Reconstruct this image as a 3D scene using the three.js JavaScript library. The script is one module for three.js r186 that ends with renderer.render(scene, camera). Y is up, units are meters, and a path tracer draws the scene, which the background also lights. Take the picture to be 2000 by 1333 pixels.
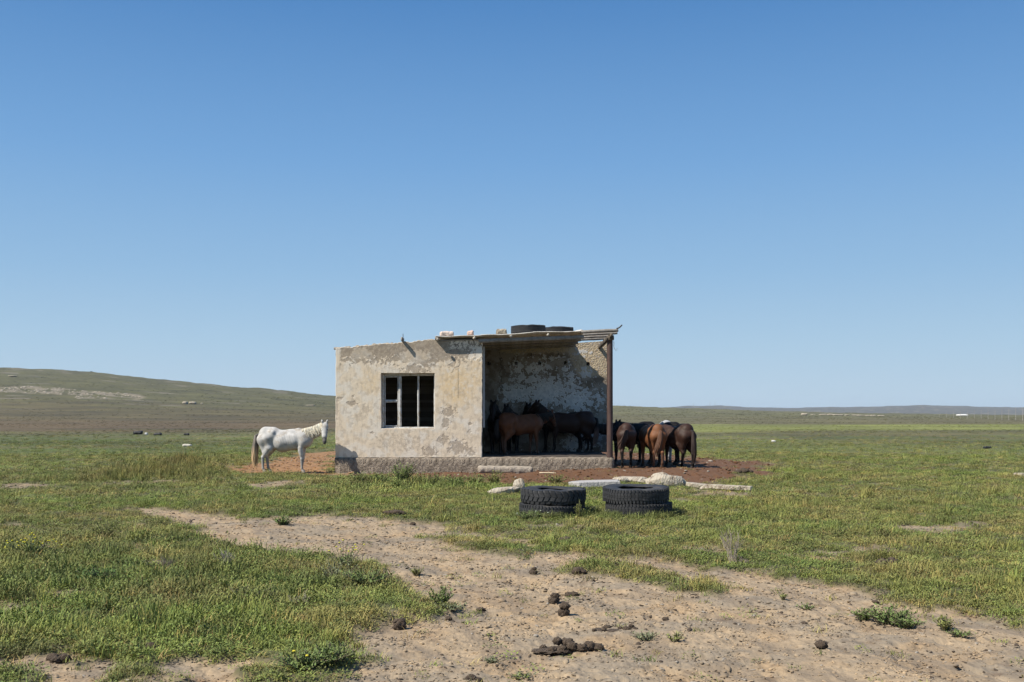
import * as THREE from 'three';
import { mergeGeometries, mergeVertices } from 'three/addons/utils/BufferGeometryUtils.js';
import { createNoise2D, createNoise3D } from 'simplex-noise';

// ---------------------------------------------------------------- camera, sky, sun, exposure
const F = 1944, HOR = 812, EYE = 1.75;            // focal length and horizon in photo pixels, eye height in metres
const EXPO = 1.4;                                   // the photograph is exposed for the sunlit ground under a clear, dry sky
const scene = new THREE.Scene();
const camera = new THREE.PerspectiveCamera(2 * Math.atan(666.5 / F) * 180 / Math.PI, 2000 / 1333, 0.1, 40000);
camera.position.set(0, EYE, 0);
camera.lookAt(0, EYE, -10);
camera.setViewOffset(2000, 1333, 0, -(HOR - 666.5), 2000, 1333);

const renderer = new THREE.WebGLRenderer({ antialias: true });
renderer.toneMapping = THREE.LinearToneMapping;
renderer.toneMappingExposure = EXPO;
renderer.shadowMap.enabled = true;

{ // clear sky: a deep blue that pales towards the horizon, the same all round
  const W = 512, H = 256, d = new Float32Array(W * H * 4);
  const st = [[0, .500, .650, .780], [1.2, .490, .643, .778], [3.9, .415, .600, .772], [8, .300, .505, .745], [14.2, .185, .388, .695], [22.7, .088, .248, .548], [40, .062, .19, .45], [90, .045, .145, .37]];
  for (let j = 0; j < H; j++) {
    const e = ((j + .5) / H - .5) * 180;
    let c = st[0].slice(1);
    if (e > 0) { let k = 0; while (e > st[k + 1][0]) k++; const a = st[k], b = st[k + 1], t = (e - a[0]) / (b[0] - a[0]), s = t; c = [1, 2, 3].map(i => a[i] + (b[i] - a[i]) * s); }
    for (let i = 0; i < W; i++) { const o = (j * W + i) * 4; d[o] = c[0] / EXPO; d[o + 1] = c[1] / EXPO; d[o + 2] = c[2] / EXPO; d[o + 3] = 1; }
  }
  const t = new THREE.DataTexture(d, W, H, THREE.RGBAFormat, THREE.FloatType);
  t.mapping = THREE.EquirectangularReflectionMapping; t.magFilter = THREE.LinearFilter; t.needsUpdate = true;
  scene.background = t; scene.environment = t;
}
const SUN = new THREE.Vector3(-.79, 1, .40).normalize();
const sun = new THREE.DirectionalLight(new THREE.Color(1, .94, .84), 5);
sun.position.set(SUN.x * 80, SUN.y * 80, -30 + SUN.z * 80); sun.target.position.set(0, 0, -30);
sun.castShadow = true; sun.shadow.mapSize.set(4096, 4096); sun.shadow.radius = 1;
Object.assign(sun.shadow.camera, { left: -30, right: 30, top: 30, bottom: -30, near: 1, far: 200 });
scene.add(sun, sun.target);
scene.fog = new THREE.FogExp2(new THREE.Color(.72, .82, .95), 6.5e-5);

// ---------------------------------------------------------------- helpers
let seed = 12345;
const rnd = () => { seed = (seed + 0x6d2b79f5) | 0; let t = Math.imul(seed ^ (seed >>> 15), 1 | seed); t = (t + Math.imul(t ^ (t >>> 7), 61 | t)) ^ t; return ((t ^ (t >>> 14)) >>> 0) / 4294967296; };
const rr = (a, b) => a + (b - a) * rnd();
const n2 = createNoise2D(rnd), n3 = createNoise3D(rnd);
const fbm = (x, y, o = 4) => { let s = 0, a = .5; for (let i = 0; i < o; i++) { s += a * n2(x, y); x = x * 2.03 + 17.1; y = y * 2.03 - 9.7; a *= .5; } return s; };
const clamp = (x, a = 0, b = 1) => Math.min(b, Math.max(a, x));
const ss = (a, b, x) => { const t = clamp((x - a) / (b - a)); return t * t * (3 - 2 * t); };
const lerp = (a, b, t) => a + (b - a) * t;
const mix3 = (a, b, t) => [lerp(a[0], b[0], t), lerp(a[1], b[1], t), lerp(a[2], b[2], t)];
const lin = (v) => { v /= 255; return v <= .04045 ? v / 12.92 : ((v + .055) / 1.055) ** 2.4; };
const alb = (r, g, b, k = 2.05) => [lin(r) / k, lin(g) / k, lin(b) / k];   // base colour of level ground that reads so in full sun
const V = (x, y, z) => new THREE.Vector3(x, y, z);
const col = (c) => new THREE.Color().setRGB(...c);
const table = (pts, u) => { if (u <= pts[0][0]) return pts[0][1]; for (let i = 1; i < pts.length; i++) if (u <= pts[i][0]) { const t = (u - pts[i - 1][0]) / (pts[i][0] - pts[i - 1][0]); return lerp(pts[i - 1][1], pts[i][1], t * t * (3 - 2 * t) * .5 + t * .5); } return pts[pts.length - 1][1]; };
const names = new Map();
const numbered = (n) => { const k = names.get(n) || 0; names.set(n, k + 1); return k ? n + '_' + String(k).padStart(3, '0') : n; };
const shade = (o) => { o.traverse(c => { if (c.isMesh) { c.castShadow = true; c.receiveShadow = true; } }); return o; };
function thing(name, label, category, group, obj) {
  const o = obj || new THREE.Group();
  o.name = numbered(name); o.userData = { label, category };
  if (group) o.userData.group = group;
  scene.add(o); return o;
}
function setting(name, label, mesh, kind = 'structure') { mesh.name = numbered(name); mesh.userData = { label, category: name.replace(/_/g, ' '), kind }; scene.add(mesh); return shade(mesh); }
function part(name, geo, mat, parent, label) { const m = new THREE.Mesh(geo, mat); m.name = name; if (label) m.userData.label = label; parent.add(m); m.castShadow = m.receiveShadow = true; return m; }
const std = (c, roughness = .95, o = {}) => new THREE.MeshStandardMaterial({ color: Array.isArray(c) ? col(c) : c, roughness, ...o });
function tex(w, h, f, srgb = false, rep = null) {        // f(u, v) -> [r, g, b] linear or a number, u and v 0..1
  const d = new Uint8Array(w * h * 4), toS = (v) => v <= .0031308 ? v * 12.92 : 1.055 * v ** (1 / 2.4) - .055;
  for (let j = 0; j < h; j++) for (let i = 0; i < w; i++) {
    let c = f((i + .5) / w, (j + .5) / h); if (!Array.isArray(c)) c = [c, c, c];
    const o = (j * w + i) * 4;
    for (let k = 0; k < 3; k++) d[o + k] = Math.round(255 * clamp(srgb ? toS(clamp(c[k])) : c[k]));
    d[o + 3] = 255;
  }
  const t = new THREE.DataTexture(d, w, h); t.magFilter = THREE.LinearFilter; t.minFilter = THREE.LinearFilter; t.wrapS = t.wrapT = THREE.RepeatWrapping;
  if (srgb) t.colorSpace = THREE.SRGBColorSpace; if (rep) t.repeat.set(rep[0], rep[1]); t.needsUpdate = true; return t;
}
// seamless noise on a unit tile
const tile = (u, v, f, o = 4, s = 0) => { const a = u * 2 * Math.PI, b = v * 2 * Math.PI, R = f / (2 * Math.PI); let t = 0, am = .5, k = 1; for (let i = 0; i < o; i++) { t += am * (n3(Math.cos(a) * R * k + s, Math.sin(a) * R * k, Math.cos(b) * R * k) * .6 + n3(Math.sin(b) * R * k + 31 + s, Math.cos(a) * R * k, Math.sin(a) * R * k + 7) * .6); am *= .5; k *= 2; } return t; };
function geoFrom(pos, idx, colr, uv) { const g = new THREE.BufferGeometry(); g.setAttribute('position', new THREE.BufferAttribute(new Float32Array(pos), 3)); if (colr) g.setAttribute('color', new THREE.BufferAttribute(new Float32Array(colr), 3)); if (uv) g.setAttribute('uv', new THREE.BufferAttribute(new Float32Array(uv), 2)); if (idx) g.setIndex(idx); g.computeVertexNormals(); return g; }
function lump(r, sx, sy, sz, rough = .25, freq = 2.2, detail = 3, s = rnd() * 100) {      // an uneven solid lump
  let g = new THREE.IcosahedronGeometry(1, detail); g.deleteAttribute('uv'); g.deleteAttribute('normal'); g = mergeVertices(g, 1e-4);
  const p = g.attributes.position, v = V(0, 0, 0);
  for (let i = 0; i < p.count; i++) { v.fromBufferAttribute(p, i); const k = 1 + rough * (n3(v.x * freq + s, v.y * freq, v.z * freq) * .7 + n3(v.x * freq * 2.7, v.y * freq * 2.7 + s, v.z * freq * 2.7) * .35); p.setXYZ(i, v.x * k * r * sx, v.y * k * r * sy, v.z * k * r * sz); }
  g.computeVertexNormals(); return g;
}
function roughBox(w, h, d, amp = .02, n = 12, freq = 3, s = rnd() * 100) {               // a box with worn, uneven faces
  let g = new THREE.BoxGeometry(w, h, d, Math.max(2, Math.round(w * n)), Math.max(2, Math.round(h * n)), Math.max(2, Math.round(d * n)));
  g.deleteAttribute('uv'); g.deleteAttribute('normal'); g = mergeVertices(g, 1e-4);
  const p = g.attributes.position, e = .5 - 1e-4, q = new Float32Array(p.count * 2);
  for (let i = 0; i < p.count; i++) {
    let x = p.getX(i), y = p.getY(i), z = p.getZ(i);
    const ex = +(Math.abs(x / w) > e), ey = +(Math.abs(y / h) > e), ez = +(Math.abs(z / d) > e), cr = ex + ey + ez > 1 ? amp * 1.1 : 0;
    const a = n3(x * freq + s, y * freq, z * freq) + .5 * n3(x * freq * 3, y * freq * 3 + s, z * freq * 3) + .3 * n3(x * freq * 7, y * freq * 7, z * freq * 7 + s);
    p.setXYZ(i, x + (ex ? Math.sign(x) : 0) * (a * amp - cr), y + (ey ? Math.sign(y) : 0) * (a * amp - cr), z + (ez ? Math.sign(z) : 0) * (a * amp - cr));
    q[i * 2] = x + z; q[i * 2 + 1] = y;
  }
  g.setAttribute('uv', new THREE.BufferAttribute(q, 2));
  g.computeVertexNormals(); return g;
}
const place = (g, x, y, z, ry = 0, rx = 0, rz = 0) => g.applyMatrix4(new THREE.Matrix4().compose(V(x, y, z), new THREE.Quaternion().setFromEuler(new THREE.Euler(rx, ry, rz, 'YXZ')), V(1, 1, 1)));
const flat = (g) => { const t = g.index ? g.toNonIndexed() : g; for (const k of Object.keys(t.attributes)) if (!['position', 'normal', 'color'].includes(k)) t.deleteAttribute(k); if (!t.attributes.normal) t.computeVertexNormals(); return t; };
const merge = (a) => mergeGeometries(a.map(flat));
function limb(pts, radii, seg = 5) {                     // a tapered tube through points
  const pos = [], idx = []; const t = V(0, 0, 0), a = V(0, 0, 0), b = V(0, 0, 0);
  pts.forEach((p, i) => {
    t.subVectors(pts[Math.min(i + 1, pts.length - 1)], pts[Math.max(i - 1, 0)]).normalize();
    a.set(0, 0, 1); if (Math.abs(t.z) > .9) a.set(1, 0, 0); a.cross(t).normalize(); b.crossVectors(t, a);
    for (let k = 0; k < seg; k++) { const c = Math.cos(k / seg * 6.2832) * radii[i], s = Math.sin(k / seg * 6.2832) * radii[i]; pos.push(p.x + a.x * c + b.x * s, p.y + a.y * c + b.y * s, p.z + a.z * c + b.z * s); }
    if (i) for (let k = 0; k < seg; k++) { const q = (i - 1) * seg, k2 = (k + 1) % seg; idx.push(q + k, q + k2, q + seg + k, q + k2, q + seg + k2, q + seg + k); }
  });
  for (let k = 1; k < seg - 1; k++) { idx.push(0, k + 1, k); const q = (pts.length - 1) * seg; idx.push(q, q + k, q + k + 1); }
  return geoFrom(pos, idx);
}
// ---------------------------------------------------------------- the lie of the land
const RIDGE = [[-2500, 40], [-900, 85], [-400, 91], [0, 84.5], [100, 81], [170, 78], [340, 61], [480, 50], [650, 36], [900, 25], [1200, 18], [1300, 15], [1400, 12], [1500, 9], [1700, 5], [2000, 2], [4000, 2]];
const FAR = [[-3000, 0], [900, 0], [1150, 12], [1300, 15.5], [1345, 19], [1370, 18.2], [1410, 19], [1460, 15.5], [1540, 14.5], [1600, 16], [1690, 16.6], [1750, 18.4], [1800, 20], [1850, 18.6], [1910, 17.3], [1960, 15.8], [2010, 16.2], [2300, 21], [2800, 12], [4000, 6]];
const bearing = (x, z) => z < -1e-3 ? clamp(1000 + F * x / -z, -3000, 4500) : (x < 0 ? -3000 : 4500);
const YARD_UP = (x, z) => .12 * ss(-1, 2, x) * ss(9, 6, x) * ss(-27.6, -29.2, z) * ss(-40, -35, z);
function landH(x, z) {
  const r = Math.hypot(x, z); let h = 0;
  if (r > 150) {
    const u = bearing(x, z), d = Math.max(r * .5, z < 0 ? -z : 0);
    const up = ss(180, 1500, d) * ss(4200, 1600, d);
    h += table(RIDGE, u) / F * 1550 * up * (1 + .045 * fbm(x * .004, z * .004, 4)) + up * 2.6 * fbm(x * .012, z * .012, 4);
    const fu = ss(3800, 6000, d) * ss(11000, 6200, d);
    h += table(FAR, u) / F * 6100 * fu * (1 + .05 * fbm(x * .0016, z * .0016, 4)) + fu * 5 * fbm(x * .004, z * .004, 4);
  }
  return h + YARD_UP(x, z);
}
const PX = (px, py, h = 0) => { const D = (EYE - h) * F / (py - HOR); return [(px - 1000) * D / F, -D]; };      // photo pixel -> (x, z) on level ground
function onLand(px, py) { let best = null; for (let D = 60; D < 12000; D *= 1.004) { const x = (px - 1000) * D / F, y = HOR - (landH(x, -D) - EYE) / D * F; if (y <= py) { best = [x, -D]; break; } } return best || [(px - 1000) * 1.0, -1900]; }
const poly = (a, f = PX) => { const p = a.map(([x, y]) => f(x, y)); p.box = [Math.min(...p.map(q => q[0])) - 3, Math.max(...p.map(q => q[0])) + 3, Math.min(...p.map(q => q[1])) - 3, Math.max(...p.map(q => q[1])) + 3]; return p; };
function sd(p, x, z) {                                    // signed distance, inside positive
  const b = p.box; if (x < b[0] || x > b[1] || z < b[2] || z > b[3]) return -3;
  let d = 1e9, inn = false;
  for (let i = 0, j = p.length - 1; i < p.length; j = i++) {
    const ax = p[j][0], az = p[j][1], ex = p[i][0] - ax, ez = p[i][1] - az, wx = x - ax, wz = z - az, t = clamp((wx * ex + wz * ez) / (ex * ex + ez * ez)), qx = wx - ex * t, qz = wz - ez * t;
    d = Math.min(d, qx * qx + qz * qz);
    if ((p[i][1] > z) !== (az > z) && x < ex * (z - p[i][1]) / ez + p[i][0]) inn = !inn;
  }
  return Math.sqrt(d) * (inn ? 1 : -1);
}
const PATH = poly([[255, 996], [300, 993], [400, 1000], [480, 1010], [560, 1008], [640, 1005], [740, 1010], [800, 1016], [860, 1024], [930, 1036], [1040, 1056], [1075, 1072], [1120, 1082], [1165, 1090], [1290, 1088], [1330, 1098], [1450, 1112], [1600, 1133], [1750, 1160], [1810, 1182], [1900, 1192], [2010, 1225], [2300, 1270], [2900, 1320], [3000, 2400], [200, 2400], [480, 1500], [560, 1345], [640, 1325], [692, 1290], [680, 1250], [740, 1222], [800, 1205], [900, 1188], [850, 1172], [800, 1168], [770, 1130], [720, 1103], [640, 1090], [520, 1084], [430, 1058], [340, 1020]]);
const STRIP1 = poly([[830, 1043], [920, 1045], [1000, 1060], [1042, 1078], [1030, 1088], [960, 1080], [880, 1060]]);
const STRIP2 = poly([[1085, 1112], [1150, 1100], [1250, 1108], [1330, 1130], [1440, 1150], [1400, 1162], [1300, 1148], [1200, 1128], [1100, 1122]]);
const CORNER = poly([[-500, 1240], [60, 1263], [150, 1280], [260, 1274], [360, 1272], [420, 1288], [520, 1304], [600, 1318], [560, 1345], [480, 1500], [200, 2400], [-1500, 2400], [-1500, 1240]]);
const YARD = poly([[640, 930], [750, 934], [900, 941], [960, 946], [1100, 946], [1250, 942], [1340, 950], [1430, 940], [1500, 928], [1515, 917], [1500, 906], [1420, 900], [1335, 892], [1150, 878], [650, 878]]);
const YARDW = poly([[425, 914], [470, 926], [560, 927], [660, 929], [690, 880], [640, 881], [590, 886], [550, 893], [520, 905], [450, 909]]);
const BARE = [[[0, 943], [120, 946], [130, 953], [0, 957]], [[1730, 1030], [1850, 1021], [1950, 1028], [1900, 1042], [1760, 1044]], [[1350, 1072], [1420, 1066], [1470, 1075], [1430, 1085], [1360, 1084]], [[1600, 1075], [1700, 1070], [1730, 1080], [1640, 1086]], [[1730, 1085], [1900, 1090], [1880, 1100], [1740, 1096]], [[470, 945], [560, 940], [590, 950], [520, 957]], [[1010, 1025], [1130, 1020], [1170, 1030], [1060, 1036]], [[1340, 948], [1460, 962], [1440, 972], [1310, 972]], [[230, 940], [330, 938], [330, 946], [240, 948]]].map(a => poly(a));
const CHALK = poly([[-60, 757], [30, 755], [110, 758], [190, 766], [270, 770], [283, 775], [262, 779], [200, 774], [120, 772], [40, 768], [-60, 768]], onLand);
const CHALK2 = poly([[140, 774], [220, 778], [235, 782], [150, 780]], onLand), HILLTRACK = poly([[180, 765.5], [215, 768], [255, 771], [276, 773.5], [281, 776.5], [276, 779.5], [262, 782], [260, 780.5], [272, 777.5], [270, 775.5], [250, 773], [215, 770], [180, 767.5]], onLand);
const SOIL = alb(224, 196, 158), SOIL2 = alb(198, 178, 150), SOIL3 = alb(220, 186, 142), UNDER = alb(120, 112, 74), BROWN = alb(138, 93, 55), ORANGE = alb(206, 156, 104);
const GREEN = alb(117, 130, 66), OLIVE = alb(138, 140, 78), FRESH = alb(130, 148, 68), DRY = alb(160, 144, 94), DULL = alb(110, 116, 72);
function info(x, z) {
  const r = Math.hypot(x, z), near = r < 75, u = bearing(x, z);
  let bare = 0, c, dung = 0, path = 0;
  if (near && z < 0) {
    const far = clamp(r / 20, .45, 1.6), wa = .30 * far * fbm(x * .55, z * .55, 3) * 2, wb = .14 * n2(x * 2.4 + 5, z * 2.4), wc = .07 * n2(x * 7, z * 7 + 3);
    const w = wa + wb + wc, e = .30 * far;
    path = ss(-e, e, sd(PATH, x, z) + w * .9);
    path *= 1 - .95 * ss(-e, e, sd(STRIP1, x, z) + w * .5); path *= 1 - .9 * ss(-e, e, sd(STRIP2, x, z) + w * .5);
    const cor = ss(-e, e, sd(CORNER, x, z) + w) * ss(-.14, .1, fbm(x * .9 + 30, z * .9, 3) + .06);
    path = Math.max(path, cor);
    let y = Math.max(ss(-.3, .3, sd(YARD, x, z) + w * 1.4), 0), yw = ss(-.3, .3, sd(YARDW, x, z) + w * 1.6);
    bare = Math.max(path, y, yw);
    for (const b of BARE) bare = Math.max(bare, .9 * ss(-.25, .35, sd(b, x, z) + w * 1.5));
    bare = Math.max(bare,   .7 * ss(.36, .50, fbm(x * .35 + 70, z * .5 - 20, 4)) * ss(60, 30, r));
    const t = fbm(x * .5 + 3, z * .8, 4), q = n2(x * 3.3, z * 3.3) * .5 + n2(x * 9, z * 9) * .3;
    let s = mix3(SOIL, SOIL2, ss(-.15, .3, t)); s = mix3(s, SOIL3, ss(.0, .5, fbm(x * .9 - 40, z * .9, 3) + q * .2) * .7);
    const k = 1 + .10 * q + .07 * n2(x * 23, z * 23); s = s.map(v => v * k);
    const litter = ss(.25, .55, n2(x * 5.1 + 9, z * 5.1) * .6 + n2(x * 13, z * 13 + 4) * .55);
    s = mix3(s, [.075, .055, .038], litter * .4);
    const rut = fbm((x * .45 + z * .9) * .5, (x * .9 - z * .45) * 1.7, 4); s = mix3(s, alb(168, 148, 124), .55 * ss(.05, .4, rut)); s = mix3(s, alb(140, 112, 84), .5 * ss(.22, .5, fbm(x * 1.6 + 21, z * 1.6, 3)) * ss(-.2, .3, q));
    if (y > .01) s = mix3(s, mix3(BROWN, [.13, .065, .032], ss(-.2, .5, q + n2(x * 6, z * 6) * .5)), y * (1 - .9 * ss(-3.9, -5.2, x)));
    if (yw > .01) s = mix3(s, mix3(ORANGE, BROWN, ss(.0, .7, q + n2(x * 5, z * 5) * .4)), yw * (1 - y * ss(-5.2, -3.9, x)));
    dung = y;
    c = mix3(mix3(UNDER, [.095, .073, .044], clamp(.5 + q)), s, bare);
  }
  // what grows: tone of the sward
  const p = fbm(x * .16 + 11, z * .22, 4), g1 = fbm(x * .05 - 7, z * .09 + 2, 3);
  let g = mix3(GREEN, OLIVE, ss(-.35, .4, p)); g = mix3(g, FRESH, ss(.05, .45, g1 - p * .3) * .7); g = mix3(g, DRY, ss(.0, .45, fbm(x * .3 + 90, z * .45, 3)) * .65); g = mix3(g, alb(128, 112, 82), ss(.12, .45, fbm(x * .5 - 33, z * .8 + 9, 3)) * .45); g = mix3(g, alb(84, 104, 48), ss(.1, .45, fbm(x * .4 + 133, z * .6 + 19, 3)) * .5);
  if (r > 45) {
    // strips of different growth that lie across the plain: green, ochre stubble, a yellow-green strip on the east side, ploughed soil on the west, then olive steppe, then the stony hills
    const q = -z, fb = fbm(x * .012, z * .03, 4), fine = .25 * n2(x * .09, z * .09), left = ss(1250, 700, u), strip = (at, wob, soft) => ss(-soft, soft, q - at + (fb + fine) * wob);
    let f = mix3(mix3(alb(126, 132, 74), alb(112, 126, 60), ss(-.2, .3, fb)), alb(134, 130, 84), ss(.0, .5, fbm(x * .03 + 4, z * .08, 4)));
    f = mix3(f, alb(132, 122, 80), .75 * strip(88, 24, 8));
    f = mix3(f, mix3(alb(160, 164, 84), alb(124, 104, 70), left), strip(lerp(110, 116, left) + (u - 1500) * .02 * (1 - left), lerp(10, 34, left), lerp(5, 16, left)));
    f = mix3(f, mix3(alb(132, 124, 82), alb(118, 106, 66), left), strip(lerp(196, 250, left), lerp(14, 60, left), lerp(7, 50, left)));
    f = mix3(f, mix3(alb(130, 126, 80), alb(116, 112, 64), left), strip(480, 200, 120));
    f = mix3(f, alb(108, 102, 80), ss(3900, 4300, q + fb * 500));
    const v = 1 + .5 * fbm(x * .02 + 3, z * .02, 5) + .3 * fbm(x * .006, z * .03, 3) + .16 * n2(x * .15, z * .15); f = f.map(a => a * v);
    if (r > 300) {
      const ck = Math.max(ss(-3, 4, sd2(CHALK, x, z)), .7 * ss(-3, 4, sd2(CHALK2, x, z))) * ss(-.10, .06, fbm(x * .11, z * .04, 4));
      f = mix3(f, alb(178, 164, 138), ck * .9);
      f = mix3(f, alb(190, 174, 144), .9 * ss(-2, 2, sd2(HILLTRACK, x, z) + 1.5 * fbm(x * .1, z * .1, 2)));
      f = mix3(f, alb(170, 158, 134), .8 * ss(.34, .5, fbm(x * .008 + 50, z * .02, 5)) * ss(3, 6, landH(x, z)));   // stony scars on the slopes
    }
    g = mix3(g, f, ss(40, 58, r));
  }
  if (!near || !c) c = g; else { c = mix3(c, g, ss(34, 52, r) * (1 - bare)); c = mix3(c, g, .35 * (1 - bare)); }
  return { bare, c, g, path, dung, r, u };
}
function sd2(p, x, z) { const b = p.box; return x < b[0] - 40 || x > b[1] + 40 || z < b[2] - 40 || z > b[3] + 40 ? -50 : sd(Object.assign(p, { box: [b[0] - 40, b[1] + 40, b[2] - 40, b[3] + 40] }), x, z); }
for (const q of [CHALK, CHALK2, HILLTRACK]) { const b = q.box; q.box = [b[0] - 40, b[1] + 40, b[2] - 40, b[3] + 40]; }
function microH(x, z, i) {
  if (i.r > 90) return 0;
  const fade = ss(90, 40, i.r);
  let h = .05 * fbm(x * .25, z * .25, 2) + .035 * fbm(x * .9, z * .9, 3);
  h += i.bare * (.014 * fbm(x * 2.6, z * 2.6, 3) + .005 * n2(x * 8, z * 8)) - .03 * i.path; if (i.bare > .2 && i.r < 26) h -= i.bare * .022 * ss(.42, .62, n2(x * 3.6 + 5, z * 3.6)) * ss(-.2, .2, n2(x * .6, z * .6 + 9));
  h += (1 - i.bare) * .03 * Math.abs(n2(x * 4, z * 4));
  h += i.dung * .05 * Math.abs(fbm(x * 2.2, z * 2.2, 3));
  return h * fade;
}
const groundY = (x, z) => { const i = info(x, z); return landH(x, z) + microH(x, z, i); };
{
  const angles = []; for (let i = 0; i <= 640; i++) angles.push(-.70 + 1.40 * i / 640);
  for (let i = 1; i < 70; i++) angles.push(.70 + (2 * Math.PI - 1.40) * i / 70);
  const radii = [.4, 1, 1.8, 2.5]; for (let r = 3; r < 5.2; r *= 1.03) radii.push(r); for (let r = 5.2; r < 22; r *= 1.0046) radii.push(r); for (let r = 22; r < 70; r *= 1.0085) radii.push(r); for (let r = 70; r < 14000; r *= 1.02) radii.push(r); radii.push(20000);
  const na = angles.length, nr = radii.length, pos = new Float32Array(na * nr * 3), cl = new Float32Array(na * nr * 3), uv = new Float32Array(na * nr * 2), idx = new Uint32Array((na * (nr - 1)) * 6 + 0);
  let k = 0;
  for (let j = 0; j < nr; j++) for (let i = 0; i < na; i++) {
    const x = radii[j] * Math.sin(angles[i]), z = -radii[j] * Math.cos(angles[i]), f = info(x, z), o = j * na + i;
    pos[o * 3] = x; pos[o * 3 + 1] = landH(x, z) + microH(x, z, f); pos[o * 3 + 2] = z;
    cl.set(f.c, o * 3); uv[o * 2] = x / 3; uv[o * 2 + 1] = z / 3;
    if (j < nr - 1) { const a = o, b = j * na + (i + 1) % na, c = b + na, d = a + na; idx[k++] = a; idx[k++] = b; idx[k++] = d; idx[k++] = b; idx[k++] = c; idx[k++] = d; }
  }
  const g = geoFrom(pos, null, cl, uv); g.setIndex(new THREE.BufferAttribute(idx, 1)); g.computeVertexNormals();
  const grain = tex(512, 512, (u, v) => { const a = tile(u, v, 60, 3), b = tile(u, v, 180, 2, 50); const s = .88 + .22 * a + .20 * b - .30 * ss(.28, .5, b + a * .4); return [s, s, s]; }, false);
  grain.colorSpace = THREE.NoColorSpace;
  const relief = tex(512, 512, (u, v) => .5 + .5 * tile(u, v, 50, 4, 20) - .2 * ss(.2, .5, tile(u, v, 90, 2, 80)), false);
  setting('ground', 'steppe of dry tan track, brown yard and green sward reaching to low hills', new THREE.Mesh(g, std([1, 1, 1], 1, { vertexColors: true, map: grain, bumpMap: relief, bumpScale: .012 })));
}
// ---------------------------------------------------------------- the abandoned house
const D0 = 30.1, K = F / D0;                              // front wall plane and its pixels per metre
const HX = (px) => (px - 1000) / K, HY = (py) => (HOR - py) / K + EYE;
const DB = 34.5, KB = F / DB, BX = (px) => (px - 1000) / KB, BY = (py) => (HOR - py) / KB + EYE;
const FLOOR = HY(894);
const house = thing('abandoned_house', 'derelict plastered house with an open roofed bay and one empty window', 'building');
const blob = (px, py, cx, cy, rx, ry) => 1 - Math.hypot((px - cx) / rx, (py - cy) / ry);
// colours of the plaster, in the photo's own coordinates on each wall
const W1 = [.70, .585, .44], W2 = [.70, .52, .30], W3 = [.70, .625, .52], CEM = [.22, .175, .13], CEM2 = [.34, .275, .205], PEEL = [.74, .65, .53];
function frontWall(px, py) {
  const a = fbm(px * .028, py * .028, 4), b = fbm(px * .09 + 40, py * .09, 4), c = fbm(px * .3, py * .3 + 9, 3);
  let m = mix3(W1, W3, ss(-.2, .3, a)), dep = 0;
  m = mix3(m, W2, clamp(ss(0, .7, blob(px, py, 890, 755, 55, 70)) * .8 + ss(0, .7, blob(px, py, 722, 745, 30, 40)) * .5 + ss(0, .6, blob(px, py, 935, 720, 20, 50)) * .5) * ss(-.5, .3, b + .2));
  m = mix3(m, CEM2, .5 * ss(0, .5, blob(px, py, 780, 864, 60, 22) + b * .7) * ss(-.1, .3, c + b));
  m = mix3(m, CEM2, .35 * ss(.0, .5, fbm(px * .05 + 77, py * .045, 3) + b * .25));
  let top = ss(-7, 7, 706 + b * 26 + 10 * ss(780, 830, px) * ss(870, 830, px) - 6 * ss(880, 930, px) - py + c * 5) * ss(662, 668, px + c * 3);
  top *= 1 - .5 * ss(.05, .35, blob(px, py, 812, 697, 34, 16) + b * .4) - .35 * ss(.1, .3, blob(px, py, 705, 690, 25, 14) + b * .4);
  m = mix3(m, mix3(CEM, CEM2, ss(-.3, .4, b + c * .4)), clamp(top) * .85); dep = Math.max(dep, top * .6);
  for (const [x, y, rx, ry, s] of [[812, 722, 34, 14, .9], [886, 705, 10, 28, .7], [877, 805, 19, 15, .95], [872, 826, 12, 14, .85], [866, 860, 14, 14, .9], [895, 874, 26, 22, .9], [918, 884, 14, 12, .8], [839, 884, 22, 14, .85], [687, 788, 15, 7, 1], [690, 775, 5, 4, 1], [664, 778, 9, 4, .8], [715, 800, 14, 12, .4], [702, 818, 20, 14, .3], [727, 846, 5, 3, .8], [919, 829, 5, 5, .9], [917, 845, 5, 9, .6], [659, 800, 5, 26, .6]]) {
    const k = ss(.06, .46, blob(px, py, x, y, rx, ry) + b * .7 + c * .35 - .12) * s * .85; m = mix3(m, mix3([.30, .24, .18], [.44, .36, .27], ss(-.2, .4, c)), k); dep = Math.max(dep, k * .9);
  }
  if (py < 690 && px > 868) { // the pale coat left under the eaves
    const k = ss(-3, 3, 684 + b * 8 - py) * ss(-4, 4, px - 874 - (py - 655) * .1); m = mix3(m, mix3(PEEL, CEM, ss(.02, .16, b * .8 + c * .7 + .02)), k); dep = lerp(dep, .2, k);
  }
  const tri = ss(0, 6, px - 918 + b * 22 - (py < 684 ? 4 : 0)) * ss(0, 4, 705 + b * 14 - py) * ss(0, 4, py - 676); m = mix3(m, mix3([.72, .66, .56], PEEL, ss(-.3, .3, c)), tri * .9); dep = Math.max(dep, tri * .6);
  if (Math.abs(px - 895) < 1.2 + c && py > 720 && py < 778) m = mix3(m, CEM, .5);
  const pit = ss(.32, .5, c + b * .3) * .16; m = mix3(m, CEM2, .22 * ss(.1, .45, fbm(px * .12 + 7, py * .018, 3))); m = mix3(m, CEM, pit);
  const g = 1 + .10 * c + .06 * n2(px * .9, py * .9); return { c: m.map(v => v * g), dep: dep + pit * .6 };
}
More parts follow.
